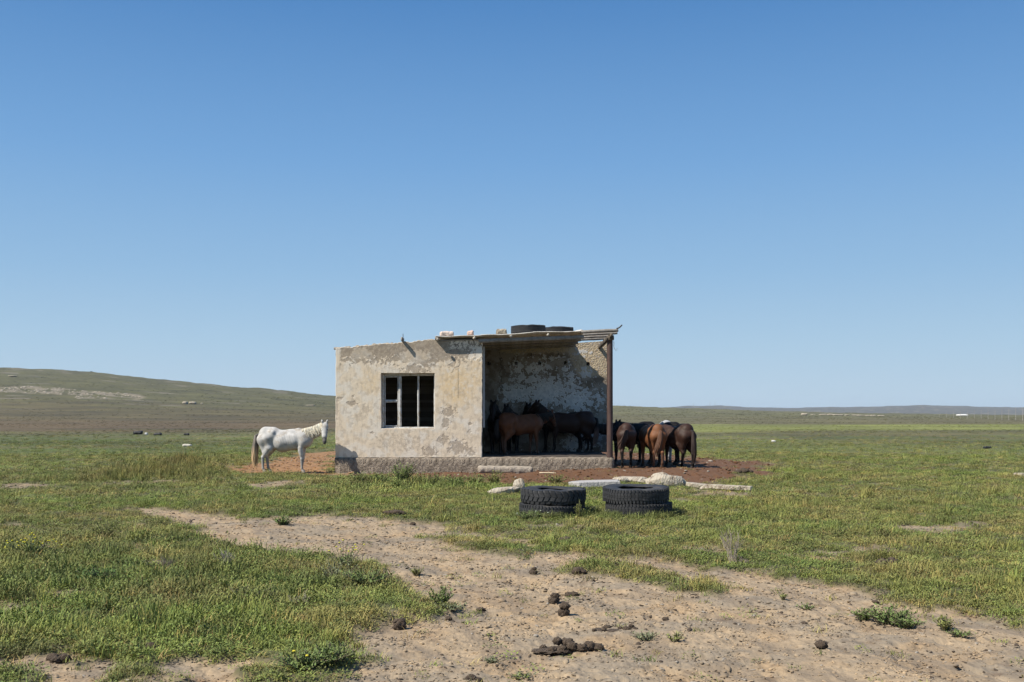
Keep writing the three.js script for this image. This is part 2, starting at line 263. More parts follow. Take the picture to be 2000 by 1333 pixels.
function backWall(px, py) {
  const a = fbm(px * .03 + 9, py * .03, 4), b = fbm(px * .075, py * .075 + 60, 4), c = fbm(px * .24 + 2, py * .24, 4);
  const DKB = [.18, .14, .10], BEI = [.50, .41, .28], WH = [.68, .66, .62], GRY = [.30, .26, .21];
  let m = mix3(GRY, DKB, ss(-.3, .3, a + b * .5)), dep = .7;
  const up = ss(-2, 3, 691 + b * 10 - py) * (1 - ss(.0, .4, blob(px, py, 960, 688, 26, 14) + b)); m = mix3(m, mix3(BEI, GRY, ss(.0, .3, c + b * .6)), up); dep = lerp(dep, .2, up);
  const mudtri = ss(-3, 3, px - 1118 + (710 - py) * .4 + b * 10) * ss(740, 730, py); m = mix3(m, mix3([.50, .41, .28], [.36, .28, .19], ss(-.2, .3, c + b)), mudtri); dep = lerp(dep, .5 + c, mudtri);
  let w = -.35;
  for (const [x, y, rx, ry, s] of [[1010, 768, 60, 22, 1.2], [1070, 765, 60, 34, 1.25], [1125, 780, 48, 30, 1.1], [1012, 722, 18, 24, .75], [1050, 720, 36, 14, .85], [1107, 722, 10, 14, .9], [1145, 728, 14, 14, .8], [1118, 745, 18, 22, .8], [1170, 780, 14, 22, .6], [1040, 742, 50, 16, .7], [1065, 700, 30, 6, .35], [1140, 690, 20, 8, .5], [1150, 850, 36, 30, 1.1], [1120, 870, 26, 26, 1.0]]) w = Math.max(w, blob(px, py, x, y, rx, ry) * s);
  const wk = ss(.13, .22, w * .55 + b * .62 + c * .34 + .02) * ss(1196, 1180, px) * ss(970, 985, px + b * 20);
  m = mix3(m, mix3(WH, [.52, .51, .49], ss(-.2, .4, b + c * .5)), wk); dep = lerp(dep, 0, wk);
  if (Math.abs(px - (978 + b * 8)) < .9 && py > 688 && py < 765) { m = mix3(m, [.05, .04, .03], .8); dep = 1; }
  const g = 1 + .12 * c; return { c: m.map(v => v * g), dep };
}
function wallMats(fn, x0, x1, y0, y1, toX, toY, w, h, bs) {   // the map covers x0..x1, y0..y1 metres
  const inv = (u, v) => [toX(lerp(x0, x1, u)), toY(lerp(y0, y1, v))];
  const cache = new Float32Array(w * h); const t = tex(w, h, (u, v) => { const f = fn(...inv(u, v)); cache[Math.floor(v * h) * w + Math.floor(u * w)] = f.dep; return f.c; }, true);
  const bmp = tex(w, h, (u, v) => .75 - .45 * cache[Math.floor(v * h) * w + Math.floor(u * w)] + .10 * fbm(u * 90, v * 70, 4) + .10 * fbm(u * 22, v * 17, 3));
  for (const q of [t, bmp]) { q.wrapS = q.wrapT = THREE.ClampToEdgeWrapping; q.repeat.set(1 / (x1 - x0), 1 / (y1 - y0)); q.offset.set(-x0 / (x1 - x0), -y0 / (y1 - y0)); }
  return std([1, 1, 1], .97, { map: t, bumpMap: bmp, bumpScale: bs });
}
const plaster = wallMats(frontWall, HX(650), HX(945), FLOOR - .02, HY(640), x => x * K + 1000, y => HOR - (y - EYE) * K, 620, 540, .02);
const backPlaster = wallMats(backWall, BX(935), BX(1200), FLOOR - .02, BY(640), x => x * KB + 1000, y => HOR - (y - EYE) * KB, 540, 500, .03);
const mudTex = tex(256, 256, (u, v) => { const a = tile(u, v, 8, 5), b = tile(u, v, 40, 3, 9); return mix3([.40, .34, .265], [.27, .225, .17], ss(-.4, .5, a + b * .5)); }, true);
const mudBump = tex(256, 256, (u, v) => .5 + .6 * tile(u, v, 14, 5, 3));
mudTex.repeat.set(.5, .5); mudBump.repeat.set(.5, .5);
const mud = std([1, 1, 1], 1, { map: mudTex, bumpMap: mudBump, bumpScale: .05 });
const concTex = tex(256, 256, (u, v) => { const a = tile(u, v, 6, 5, 11), b = tile(u, v, 60, 3, 19); return mix3([.34, .28, .215], [.17, .135, .10], ss(-.4, .5, a + b * .7)); }, true);
const concBump = tex(256, 256, (u, v) => .5 + .5 * tile(u, v, 30, 4, 33) + .3 * tile(u, v, 9, 3, 5));
const conc = std([1, 1, 1], 1, { map: concTex, bumpMap: concBump, bumpScale: .06 });
// wall outlines with worn edges
const along = (x0, y0, x1, y1, n, amp, s) => { const o = []; const L = Math.hypot(x1 - x0, y1 - y0), nx = -(y1 - y0) / L, ny = (x1 - x0) / L; for (let i = 0; i < n; i++) { const t = i / n, k = i ? amp * (fbm(t * L * 2.2 + s, s, 3) * 1.4 + .4 * n2(t * L * 9, s)) : 0; o.push([lerp(x0, x1, t) + nx * k, lerp(y0, y1, t) + ny * k]); } return o; };
const ring = (...sides) => new THREE.Shape(sides.flat().map(p => new THREE.Vector2(...p)));
const TH = .38, xl = HX(655), xr = HX(941), wy0 = FLOOR - .004;
{
  const s = ring([[xl, wy0], [xr, wy0]], along(xr, wy0 + .02, xr + .02, HY(662), 60, .018, 3), along(xr + .02, HY(662), HX(853), HY(664.5), 30, .004, 5), along(HX(853), HY(663.5), xl + .01, HY(680), 90, .035, 8), along(xl + .01, HY(680), xl, wy0, 50, .01, 12));
  const wx0 = HX(744.5), wx1 = HX(849), a0 = HY(837.5), a1 = HY(729.5);
  const hole = new THREE.Path([...along(wx0, a0, wx0, a1, 24, .010, 2), ...along(wx0, a1, wx1, a1, 24, .010, 4), ...along(wx1, a1, wx1, a0, 24, .010, 6), ...along(wx1, a0, wx0, a0, 24, .010, 7)].map(p => new THREE.Vector2(...p)));
  s.holes.push(hole);
  const g = new THREE.ExtrudeGeometry(s, { depth: TH, bevelEnabled: true, bevelSize: .012, bevelThickness: .012, bevelSegments: 2, bevelOffset: -.012 }); g.translate(0, 0, -D0 - TH);
  part('front_wall', g, plaster, house, 'pale stained plaster wall with one square window opening');
  const back = new THREE.Shape([[xl, wy0], [BX(1187), wy0], [BX(1187) + .01, BY(700)], [BX(1187.5), BY(666)], [HX(853), HY(669)], [xl, HY(683)]].map(p => new THREE.Vector2(...p)));
  const pockets = [[955, 711], [1008, 710], [1054, 710], [1104, 709], [1149, 711]];
  for (const [px, py] of pockets) { const h = new THREE.Path(); h.absellipse(BX(px), BY(py), .06, .065, 0, 6.2832, true); back.holes.push(h); }
  const bg = new THREE.ExtrudeGeometry(back, { depth: TH, bevelEnabled: false, curveSegments: 10 }); bg.translate(0, 0, -DB - TH);
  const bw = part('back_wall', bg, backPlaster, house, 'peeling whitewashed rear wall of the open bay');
  part('back_wall_outer_face', place(roughBox(BX(1187) - xl + .02, 3.25, .06, .01, 3, 2), (xl + BX(1187)) / 2, wy0 + 1.63, -DB - TH - .035), mud, house);
  for (const [px, py] of [[1037.5, 693.5], [1090, 693.5]]) part('hook', limb([V(BX(px), BY(py), -DB), V(BX(px), BY(py) - .02, -DB + .1), V(BX(px), BY(py) + .06, -DB + .13)], [.018, .018, .012]), std([.03, .025, .02], .8), bw);
  // left wall, partition
  part('side_wall', place(roughBox(TH, 3.27, DB - D0 - TH, .012, 4, 2), xl + TH / 2 + .004, wy0 + 1.635, -(D0 + TH + DB) / 2), mud, house);
  part('partition_wall', place(roughBox(TH - .06, 3.58, DB - D0 - TH, .012, 4, 2), xr - TH / 2 - .03, wy0 + 1.79, -(D0 + TH + DB) / 2), mud, house);
  part('door_jamb', place(new THREE.BoxGeometry(.05, HY(676) - FLOOR - .9, .09), xr + .055, FLOOR + .9 + (HY(676) - FLOOR - .9) / 2, -D0 - .32), std([.46, .47, .48], .8), house, 'thin grey timber left standing at the edge of the bay');
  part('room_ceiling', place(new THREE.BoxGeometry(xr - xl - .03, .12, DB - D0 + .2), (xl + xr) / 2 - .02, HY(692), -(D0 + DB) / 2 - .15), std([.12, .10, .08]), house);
  // plinth
  const pw = HX(1199) - xl + .04, pg = roughBox(pw, FLOOR + .25, DB + TH - D0 + .12, .018, 9, 4); place(pg, xl - .02 + pw / 2, (FLOOR - .25) / 2, -(D0 + DB + TH) / 2 + .03);
  part('plinth', pg, conc, house, 'rough grey concrete plinth');
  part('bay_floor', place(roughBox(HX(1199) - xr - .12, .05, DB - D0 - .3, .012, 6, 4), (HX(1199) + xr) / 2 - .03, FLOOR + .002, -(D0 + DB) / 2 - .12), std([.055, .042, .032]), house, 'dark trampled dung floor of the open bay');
}
{ // the window: timber frame, no glass left
  const w = new THREE.Group(); w.name = 'window'; w.userData.label = 'bare weathered window frame without panes'; house.add(w);
  const wood = tex(256, 256, (u, v) => { const a = tile(u, v, 6, 4, 2), b = tile(u * 1, v * 1, 30, 3, 4); return mix3([.50, .50, .49], [.34, .29, .22], ss(-.1, .5, a + b * .6)); }, true);
  const wm = std([1, 1, 1], .85, { map: wood, bumpMap: wood, bumpScale: .006 }), z = -D0 - .22;
  const bar = (n, x0, x1, y0, y1, dep, dz = 0) => part(n, place(roughBox(x1 - x0, y1 - y0, dep, .004, 10, 5), (x0 + x1) / 2, (y0 + y1) / 2, z + dz), wm, w);
  const x0 = HX(744.5) - .01, x1 = HX(849) + .01, b = HY(837.5) - .01, t = HY(729.5) + .01;
  bar('frame_jamb', x0, x0 + .075, b, t, .09); bar('frame_jamb', x1 - .055, x1, b, t, .09);
  bar('frame_head', x0 + .076, x1 - .056, t - .08, t, .088); bar('frame_sill', x0 + .076, x1 - .056, b, b + .055, .088);
  bar('mullion', HX(776.5), HX(782.8), b + .056, t - .081, .084); bar('glazing_bar', HX(813.8), HX(817.6), b + .056, t - .081, .06);
  bar('sash_stile', x0 + .078, x0 + .112, b + .058, t - .083, .05, -.01); bar('sash_stile', HX(776.5) - .03, HX(776.5) - .002, b + .058, t - .083, .05, -.01);
  bar('sash_rail', x0 + .114, HX(776.5) - .032, HY(786.5), HY(781), .05, -.01); bar('sash_rail', x0 + .114, HX(776.5) - .032, b + .058, b + .105, .05, -.01); bar('sash_rail', x0 + .114, HX(776.5) - .032, t - .13, t - .083, .05, -.01);
}
const grey = tex(256, 256, (u, v) => { const a = tile(u, v * .999, 5, 4, 8), b = Math.sin((v * 34 + a * 2.2) * 6.283) * .5; return mix3([.30, .275, .245], [.15, .13, .11], ss(-.6, .7, a + b * .5)); }, true);
const oldWood = std([1, 1, 1], .95, { map: grey, bumpMap: grey, bumpScale: .01 });
const roofY = (x) => lerp(HY(663.5), HY(652.5), (x - HX(853)) / (HX(1143) - HX(853)));
{ // roof
  const roof = new THREE.Group(); roof.name = 'roof'; roof.userData.label = 'sagging corrugated sheet roof on timber, torn at one end'; house.add(roof);
  const st = tex(256, 256, (u, v) => { const a = tile(u, v, 5, 5, 1), b = tile(u, v, 26, 3, 6); return mix3([.60, .58, .54], [.33, .30, .26], ss(-.2, .7, a + b * .5)); }, true);
  const mats = [.92, 1, 1.06].map(k => std([k * .95, k * .94, k * .92].map(v => Math.min(1, v)), .8, { map: st }));
  const sheet = (x0, x1, z0, z1, lift, torn, sag) => {
    const nz = 44, nx = 10, pos = [], idx = [], uv = [];
    for (let s = 0; s < 2; s++) for (let j = 0; j <= nz; j++) for (let i = 0; i <= nx; i++) {
      const z = lerp(z0, z1, j / nz), t = i / nx, xe = torn ? x1 - .14 * Math.abs(n2(z * 5, 3)) - .10 * (.5 + .5 * Math.cos(z * 48.33)) * torn : x1, x = lerp(x0, xe, t);
      const y = roofY(x) + lift + .026 * Math.cos(z * 48.33) - sag * Math.sin(Math.PI * t) + .02 * n2(x * .8, z * .6) + (torn ? torn * .05 * ss(.75, 1, t) * n2(z * 2.4, 8) : 0) - s * .007;
      pos.push(x, y, z); uv.push(x * .5, z * .5);
    }
    const q = (nz + 1) * (nx + 1), at = (j, i) => j * (nx + 1) + i;
    for (let j = 0; j < nz; j++) for (let i = 0; i < nx; i++) { const a = at(j, i), b = at(j, i + 1), c = at(j + 1, i + 1), d = at(j + 1, i); idx.push(a, b, d, b, c, d, a + q, d + q, b + q, b + q, d + q, c + q); }
    for (let i = 0; i < nx; i++) for (const j of [0, nz]) { const a = at(j, i), b = at(j, i + 1); idx.push(a, b, a + q, b, b + q, a + q); }
    for (let j = 0; j < nz; j++) for (const i of [0, nx]) { const a = at(j, i), b = at(j + 1, i); idx.push(a, a + q, b, b, a + q, b + q); }
    return geoFrom(pos, idx, null, uv);
  };
  const xs = [HX(852), HX(945), HX(1046), HX(1144)], zs = [-29.88, -30.95, -31.98, -33.0, -34.05, -35.02];
  for (let i = 0; i < 3; i++) for (let j = 0; j < 5; j++) part('corrugated_sheet', sheet(xs[i] - (i ? .08 : 0), xs[i + 1] + (i < 2 ? .02 : rr(-.05, .05)), zs[j + 1] - .06, zs[j] + (j ? .04 : 0), .03 + i * .009 + (4 - j) * .0085, i === 2 ? 1 : 0, .012 + .012 * rnd()), mats[(i * 2 + j) % 3], roof);
  // beams along the bay and across it
  const beam = (n, a, b, w, h, m = oldWood) => { const L = a.distanceTo(b), g = roughBox(L, h, w, .007, 6, 4); const q = new THREE.Quaternion().setFromUnitVectors(V(1, 0, 0), b.clone().sub(a).normalize()); g.applyQuaternion(q); g.translate((a.x + b.x) / 2, (a.y + b.y) / 2, (a.z + b.z) / 2); return part(n, g, m, roof); };
  const lo = (x, d) => roofY(x) - d;
  const x9 = HX(1140);
  for (const [z, d, h] of [[-30.02, .10, .12], [-31.2, .10, .10], [-32.5, .10, .10], [-33.7, .10, .10]]) beam('rafter', V(xr - .1, lo(xr - .1, d), z), V(x9, lo(x9, d), z), .09, h);
  beam('rafter', V(HX(858), lo(HX(858), .045), -D0 + .02), V(xr - .11, lo(xr - .11, .045), -D0 + .02), .03, .04);
  // bare battens beyond the torn end of the sheets
  const bx = HX(1133), y1 = HY(648), y2 = HY(642);
  [[-29.98, 1207, 0], [-31.05, 1213, 0], [-32.1, 1211, 0], [-33.1, 1209, 0]].forEach(([z, e, d], i) => { const xe = HX(e); beam('batten', V(bx, lo(bx, -.05), z), V(xe, lo(xe, -.06), z), .12, i ? .085 : .10); });
  beam('bearer', V(HX(1192.5), HY(657), -29.92), V(HX(1192.5) + .05, HY(657) - .02, -34.6), .10, .14, std([.42, .37, .30], .95, { map: grey }));
  beam('bearer_block', V(HX(1187), HY(661), -30.02), V(HX(1199), HY(660.5), -30.02), .13, .16, std([.50, .45, .37], .95, { map: grey }));
  part('bent_iron', limb([V(HX(1203), HY(643.5), -29.94), V(HX(1209), HY(641), -29.93), V(HX(1214), HY(636), -29.92)], [.022, .022, .02], 6), std([.05, .045, .042], .7), roof);
  for (const px of [856, 998, 1069.5, 927]) part('sheet_clip', place(roughBox(.07, .09, .06, .012, 30, 8), HX(px), roofY(HX(px)) - .012, -29.86), std([.40, .36, .30]), roof);
  const wire = (a) => part('loose_wire', limb(a.map(([px, py, dz]) => V(HX(px), HY(py), -D0 + .12 + dz)), a.map(() => .005), 3), std([.10, .09, .08]), roof);
  wire([[1197, 664, 0], [1199, 672, .02], [1198, 680, .03], [1201, 686, .05], [1205, 685, .08]]); wire([[1198, 667, 0], [1197, 676, .03], [1200, 684, .06], [1206, 682, .1]]);
}
{ // pipe post
  const rust = tex(64, 256, (u, v) => { const a = tile(u, v, 8, 5, 14), b = tile(u, v, 50, 2, 2); return mix3([.055, .032, .027], [.10, .058, .046], ss(-.4, .5, a + b * .4)); }, true);
  const g = new THREE.CylinderGeometry(.088, .092, HY(661) - FLOOR, 24, 1); g.translate(HX(1191.5), (HY(661) + FLOOR) / 2, -D0 - .04);
  part('post', g, std([1, 1, 1], .65, { map: rust, metalness: .15 }), house, 'rusty brown steel pipe post');
}
for (const [px, py, L, dx, dy] of [[660, 681, .30, -1, 0]]) part('beam_end', place(roughBox(L, .09, .12, .008, 14, 6), HX(px), HY(py), -D0 - .12), oldWood, house);
part('beam_end', place(roughBox(.07, .13, .42, .008, 14, 6), HX(786), HY(664), -D0 - .0), oldWood, house);
part('beam_end', place(roughBox(.10, .12, .30, .01, 14, 6), HX(853), HY(661), -D0 + .04), oldWood, house);
part('iron_spike', place(roughBox(.02, .16, .02, .002, 20, 6), HX(786.5), HY(660) + .05, -D0 - .08), std([.04, .035, .03], .8), house);
for (let i = 0; i < 26; i++) { const px = rr(664, 850); part('loose_plaster', place(lump(rr(.02, .055), 1.4, .7, 1, .4, 2, 1), HX(px), HY(lerp(679.5, 662.5, (px - 655) / 198)) - .006, -D0 - rr(.05, .3)), mud, house); }
// step slab in front of the bay
{
  const s = thing('step_slab', 'long rough concrete slab lying as a step against the plinth', 'slab', null, new THREE.Mesh(roughBox(HX(1040) - HX(933) - .03, .2, .42, .016, 16, 5), std([.37, .315, .25], 1, { bumpMap: concBump, bumpScale: .04 })));
  s.position.set(HX(986.5) * .985, groundY(-.2, -29.72) + .09, -29.74); s.rotation.set(.04, .01, -.012); shade(s);
}
// ---------------------------------------------------------------- horses: one continuous body meshed from joints, mane and tail as hair
const RAD = Math.PI / 180;
const aim = (yaw, pitch) => V(Math.cos(pitch * RAD) * Math.cos(yaw * RAD), Math.sin(pitch * RAD), Math.cos(pitch * RAD) * Math.sin(yaw * RAD));
function bodyMesh(bones, h, colour, tweak) {
  let lo = V(9, 9, 9), hi = V(-9, -9, -9);
  for (const b of bones) { const m = Math.max(b.ra, b.rb) + .08; for (const p of [b.a, b.b]) { lo.min(p.clone().subScalar(m)); hi.max(p.clone().addScalar(m)); } }
  const nx = Math.ceil((hi.x - lo.x) / h) + 1, ny = Math.ceil((hi.y - lo.y) / h) + 1, nz = Math.ceil((hi.z - lo.z) / h) + 1, f = new Float32Array(nx * ny * nz).fill(9), tg = new Uint8Array(nx * ny * nz), bd = new Float32Array(nx * ny * nz).fill(9);
  const at = (i, j, k) => (k * ny + j) * nx + i;
  bones.forEach((b, bi) => {
    const m = Math.max(b.ra, b.rb) + .11, A = b.a, B = b.b, ex = B.x - A.x, ey = B.y - A.y, ez = B.z - A.z, L2 = ex * ex + ey * ey + ez * ez + 1e-9, s = b.side || V(0, 0, 1), fl = (b.fl || 1) - 1;
    const r = (v0, v1, l, n) => [Math.max(0, Math.floor((Math.min(v0, v1) - m - l) / h)), Math.min(n - 1, Math.ceil((Math.max(v0, v1) + m - l) / h))];
    const [i0, i1] = r(A.x, B.x, lo.x, nx), [j0, j1] = r(A.y, B.y, lo.y, ny), [k0, k1] = r(A.z, B.z, lo.z, nz);
    for (let k = k0; k <= k1; k++) for (let j = j0; j <= j1; j++) for (let i = i0; i <= i1; i++) {
      const px = lo.x + i * h - A.x, py = lo.y + j * h - A.y, pz = lo.z + k * h - A.z, t = clamp((px * ex + py * ey + pz * ez) / L2);
      let qx = px - ex * t, qy = py - ey * t, qz = pz - ez * t; const w = (qx * s.x + qy * s.y + qz * s.z) * fl; qx += s.x * w; qy += s.y * w; qz += s.z * w;
      const d = Math.sqrt(qx * qx + qy * qy + qz * qz) - lerp(b.ra, b.rb, t), o = at(i, j, k), c = f[o], kk = b.k || .05, hh = clamp(.5 + .5 * (c - d) / kk);
      if (d < bd[o]) { bd[o] = d; tg[o] = b.tag || 0; }
      f[o] = lerp(c, d, hh) - kk * hh * (1 - hh);
    }
  });
  if (tweak) for (let k = 0; k < nz; k++) for (let j = 0; j < ny; j++) for (let i = 0; i < nx; i++) { const o = at(i, j, k); if (f[o] < .06) f[o] += tweak(lo.x + i * h, lo.y + j * h, lo.z + k * h); }
  const pos = [], nor = [], tags = [], id = new Int32Array(nx * ny * nz).fill(-1), idx = [];
  const val = (x, y, z) => { const i = clamp(Math.floor(x), 0, nx - 2), j = clamp(Math.floor(y), 0, ny - 2), k = clamp(Math.floor(z), 0, nz - 2), u = x - i, v = y - j, w = z - k; const a = at(i, j, k), X = 1, Y = nx, Z = nx * ny; return lerp(lerp(lerp(f[a], f[a + X], u), lerp(f[a + Y], f[a + X + Y], u), v), lerp(lerp(f[a + Z], f[a + X + Z], u), lerp(f[a + Y + Z], f[a + X + Y + Z], u), v), w); };
  for (let k = 0; k < nz - 1; k++) for (let j = 0; j < ny - 1; j++) for (let i = 0; i < nx - 1; i++) {
    let n = 0, sx = 0, sy = 0, sz = 0; const c = []; for (let q = 0; q < 8; q++) c.push(f[at(i + (q & 1), j + (q >> 1 & 1), k + (q >> 2))]);
    for (const [a, b] of EDGES) if ((c[a] < 0) !== (c[b] < 0)) { const t = c[a] / (c[a] - c[b]); sx += lerp(a & 1, b & 1, t); sy += lerp(a >> 1 & 1, b >> 1 & 1, t); sz += lerp(a >> 2, b >> 2, t); n++; }
    if (!n) continue;
    const x = i + sx / n, y = j + sy / n, z = k + sz / n; id[at(i, j, k)] = pos.length / 3; pos.push(lo.x + x * h, lo.y + y * h, lo.z + z * h);
    const g = V(val(x + .7, y, z) - val(x - .7, y, z), val(x, y + .7, z) - val(x, y - .7, z), val(x, y, z + .7) - val(x, y, z - .7)).normalize(); nor.push(g.x, g.y, g.z); tags.push(tg[at(Math.round(x), Math.round(y), Math.round(z))]);
  }
  const D = [1, nx, nx * ny];
  for (let k = 1; k < nz - 1; k++) for (let j = 1; j < ny - 1; j++) for (let i = 1; i < nx - 1; i++) { const o = at(i, j, k); for (let a = 0; a < 3; a++) { const s0 = f[o] < 0, s1 = f[o + D[a]] < 0; if (s0 === s1) continue; const u = D[(a + 1) % 3], v = D[(a + 2) % 3], q = [id[o], id[o - u], id[o - u - v], id[o - v]]; if (q.some(e => e < 0)) continue; if (s0) idx.push(q[0], q[1], q[2], q[0], q[2], q[3]); else idx.push(q[0], q[2], q[1], q[0], q[3], q[2]); } }
  const cl = []; for (let i = 0; i < tags.length; i++) cl.push(...colour(pos[i * 3], pos[i * 3 + 1], pos[i * 3 + 2], tags[i]));
  const g = geoFrom(pos, idx, cl); g.setAttribute('normal', new THREE.BufferAttribute(new Float32Array(nor), 3)); return g;
}
const tinted = (g, c, k = .3) => { const t = flat(g), v = rr(1 - k, 1 + k), w = rr(.9, 1.1), n = t.attributes.position.count, a = new Float32Array(n * 3); for (let i = 0; i < n; i++) a.set([c[0] * v, c[1] * v * w, c[2] * v * w * w], i * 3); t.setAttribute('color', new THREE.BufferAttribute(a, 3)); return t; };
const hairMat = std([1, 1, 1], .75, { vertexColors: true });
const EDGES = []; for (let a = 0; a < 8; a++) for (const b of [1, 2, 4]) if (!(a & b)) EDGES.push([a, a | b]);
const coatMat = new THREE.MeshPhysicalMaterial({ color: 0xffffff, roughness: .6, specularIntensity: .45, vertexColors: true }), dullCoat = std([1, 1, 1], .85, { vertexColors: true }), eyeMat = std([.012, .01, .008], .15);
function horse(label, o) {
  const root = thing('horse', label, 'horse', o.group), { np = 38, ny = 0, hy = ny, hp = -55, coat, points, muzzle = points, hair, tailHair = hair, legs = [0, 0, 0, 0], thin = 0, h = .022, tail = {} } = o;
  const B = [], add = (a, b, ra, rb, k = .06, tag = 0, side, fl) => B.push({ a: V(...a), b: V(...b), ra, rb, k, tag, side, fl });
  // trunk
  add([.52, 1.00, 0], [.22, .955, 0], .245, .265, .08, 0, V(0, 0, 1), 1.10); add([.22, .955, 0], [-.12, .92, 0], .268, .29, .08, 0, V(0, 0, 1), 1.02); add([-.12, .92, 0], [-.42, 1.02, 0], .285, .20, .08, 0, V(0, 0, 1), 1.06);
  add([.36, 1.20, 0], [.12, 1.15, 0], .13, .12, .10, 0, V(0, 0, 1), 1.5); add([.12, 1.13, 0], [-.35, 1.13, 0], .13, .14, .10); add([-.40, 1.17, 0], [-.62, 1.17, 0], .19, .195, .10); add([-.60, 1.10, 0], [-.74, 1.00, 0], .19, .15, .08);
  for (const s of [-1, 1]) { add([-.42, 1.09, s * .12], [-.68, .95, s * .13], .15, .14, .08); add([-.36, 1.18 + .02 * thin, s * .19], [-.44, 1.20 + .02 * thin, s * .17], .05 + .012 * thin, .05, .05); add([.50, 1.08, s * .12], [.56, .92, s * .13], .11, .12, .07); add([.66, .98, s * .07], [.60, .86, s * .09], .12, .10, .06); }
  // neck and head
  const N0 = V(.58, 1.10, 0), d1 = aim(ny * .35, np - 4), N1 = N0.clone().addScaledVector(d1, .33), d2 = aim(ny * .85, np + 4), N2 = N1.clone().addScaledVector(d2, .35);
  const sideOf = (y) => V(-Math.sin(y * RAD), 0, Math.cos(y * RAD)), b3 = (p) => [p.x, p.y, p.z];
  add([.50, 1.08, 0], b3(N0), .21, .19, .06); add(b3(N0), b3(N1), .205, .16, .07, 0, sideOf(ny * .35), 1.45); add(b3(N1), b3(N2), .16, .110, .06, 0, sideOf(ny * .85), 1.45);
  const hd = aim(hy, hp), hs = sideOf(hy), hu = hs.clone().cross(hd); if (hu.y < 0 && hp > -89) hu.negate();
  const H = (t, u = 0, s = 0) => N2.clone().addScaledVector(hd, t).addScaledVector(hu, u).addScaledVector(hs, s);
  add(b3(N2), b3(H(.10, -.03)), .10, .11, .05, 2, hs, 1.15); add(b3(H(.06, .02)), b3(H(.32, .012)), .088, .066, .05, 2, hs, .86); add(b3(H(.10, -.07)), b3(H(.30, -.035)), .078, .05, .05, 2, hs, 1.5); add(b3(H(.32, -.005)), b3(H(.47, -.012)), .064, .054, .04, 3, hs, 1.0); add(b3(H(.47, -.012)), b3(H(.52, -.03)), .055, .045, .03, 3, hs, 1.0);
  for (const s of [-1, 1]) { const e = H(-.05, .045, s * .055), q = hu.clone().multiplyScalar(.45).addScaledVector(hd, -.85).addScaledVector(hs, s * .22).normalize(); add(b3(e), b3(e.clone().addScaledVector(q, .08)), .036, .036, .02, 4, hs, 1.0); add(b3(e.clone().addScaledVector(q, .08)), b3(e.clone().addScaledVector(q, .135)), .035, .010, .012, 4, hs, 1.0); }
  // legs
  const Lg = (x, z, dx, rear) => {
    const c = rear ? [[-.56, 1.0], [-.47, .74], [-.67 + dx * .5, .475], [-.67 + dx * .9, .15], [-.635 + dx, .075]] : [[.53, .93], [.46, .74], [.48 + dx * .5, .42], [.47 + dx * .9, .15], [.50 + dx, .075]];
    const r = rear ? [.17, .115, .054, .038, .041] : [.115, .082, .048, .036, .040], zz = rear ? [.13, .15, .135, .125, .125] : [.14, .15, .14, .135, .135];
    for (let i = 0; i < 4; i++) add([c[i][0], c[i][1], z * zz[i]], [c[i + 1][0], c[i + 1][1], z * zz[i + 1]], r[i] * (1 - .05 * thin), (i === 2 ? r[i + 1] * .95 : r[i + 1]) * (1 - .09 * thin), i < 1 ? .08 : .03, i > 1 ? 1 : 0);
    if (rear) { add([c[1][0] - .02, c[1][1] - .02, z * .15], [-.59 + dx * .3, .58, z * .14], .115, .07, .05); add([-.70, .98, z * .12], [-.63 + dx * .2, .66, z * .135], .14, .075, .06); } else add([.455, .66, z * .15], [.47 + dx * .3, .54, z * .145], .07, .055, .03);
    add([c[4][0] + .01, .055, z * zz[4]], [c[4][0] + .025, .03, z * zz[4]], .05, .056, .02, 5);
  };
  Lg(0, 1, legs[0], 0); Lg(0, -1, legs[1], 0); Lg(0, 1, legs[2], 1); Lg(0, -1, legs[3], 1);
  const ns = rnd() * 50;
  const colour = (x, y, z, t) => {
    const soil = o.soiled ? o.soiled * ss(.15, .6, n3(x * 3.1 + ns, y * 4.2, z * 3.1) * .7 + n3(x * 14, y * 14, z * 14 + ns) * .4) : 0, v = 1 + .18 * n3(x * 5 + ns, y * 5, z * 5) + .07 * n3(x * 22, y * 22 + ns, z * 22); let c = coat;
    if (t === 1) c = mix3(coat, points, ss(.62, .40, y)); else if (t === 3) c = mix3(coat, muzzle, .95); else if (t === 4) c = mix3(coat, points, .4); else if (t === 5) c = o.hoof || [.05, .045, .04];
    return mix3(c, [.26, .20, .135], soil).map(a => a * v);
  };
  const tweak = thin ? (x, y, z) => x > -.25 && x < .38 && y > .82 && y < 1.2 && Math.abs(z) > .12 ? -.006 * thin * Math.max(0, Math.sin((x + (y - 1) * .35) * 88)) * ss(.82, .92, y) * ss(1.2, 1.1, y) * ss(-.25, -.15, x) * ss(.38, .3, x) : 0 : null;
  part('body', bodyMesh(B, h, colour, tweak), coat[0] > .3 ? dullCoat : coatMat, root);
  for (const s of [-1, 1]) part('eye', new THREE.SphereGeometry(.019, 10, 8).translate(...b3(H(.145, .055, s * .078))), eyeMat, root);
  // mane: strands from the crest over one side, a forelock
  const strands = [], ms = o.maneSide || 1;
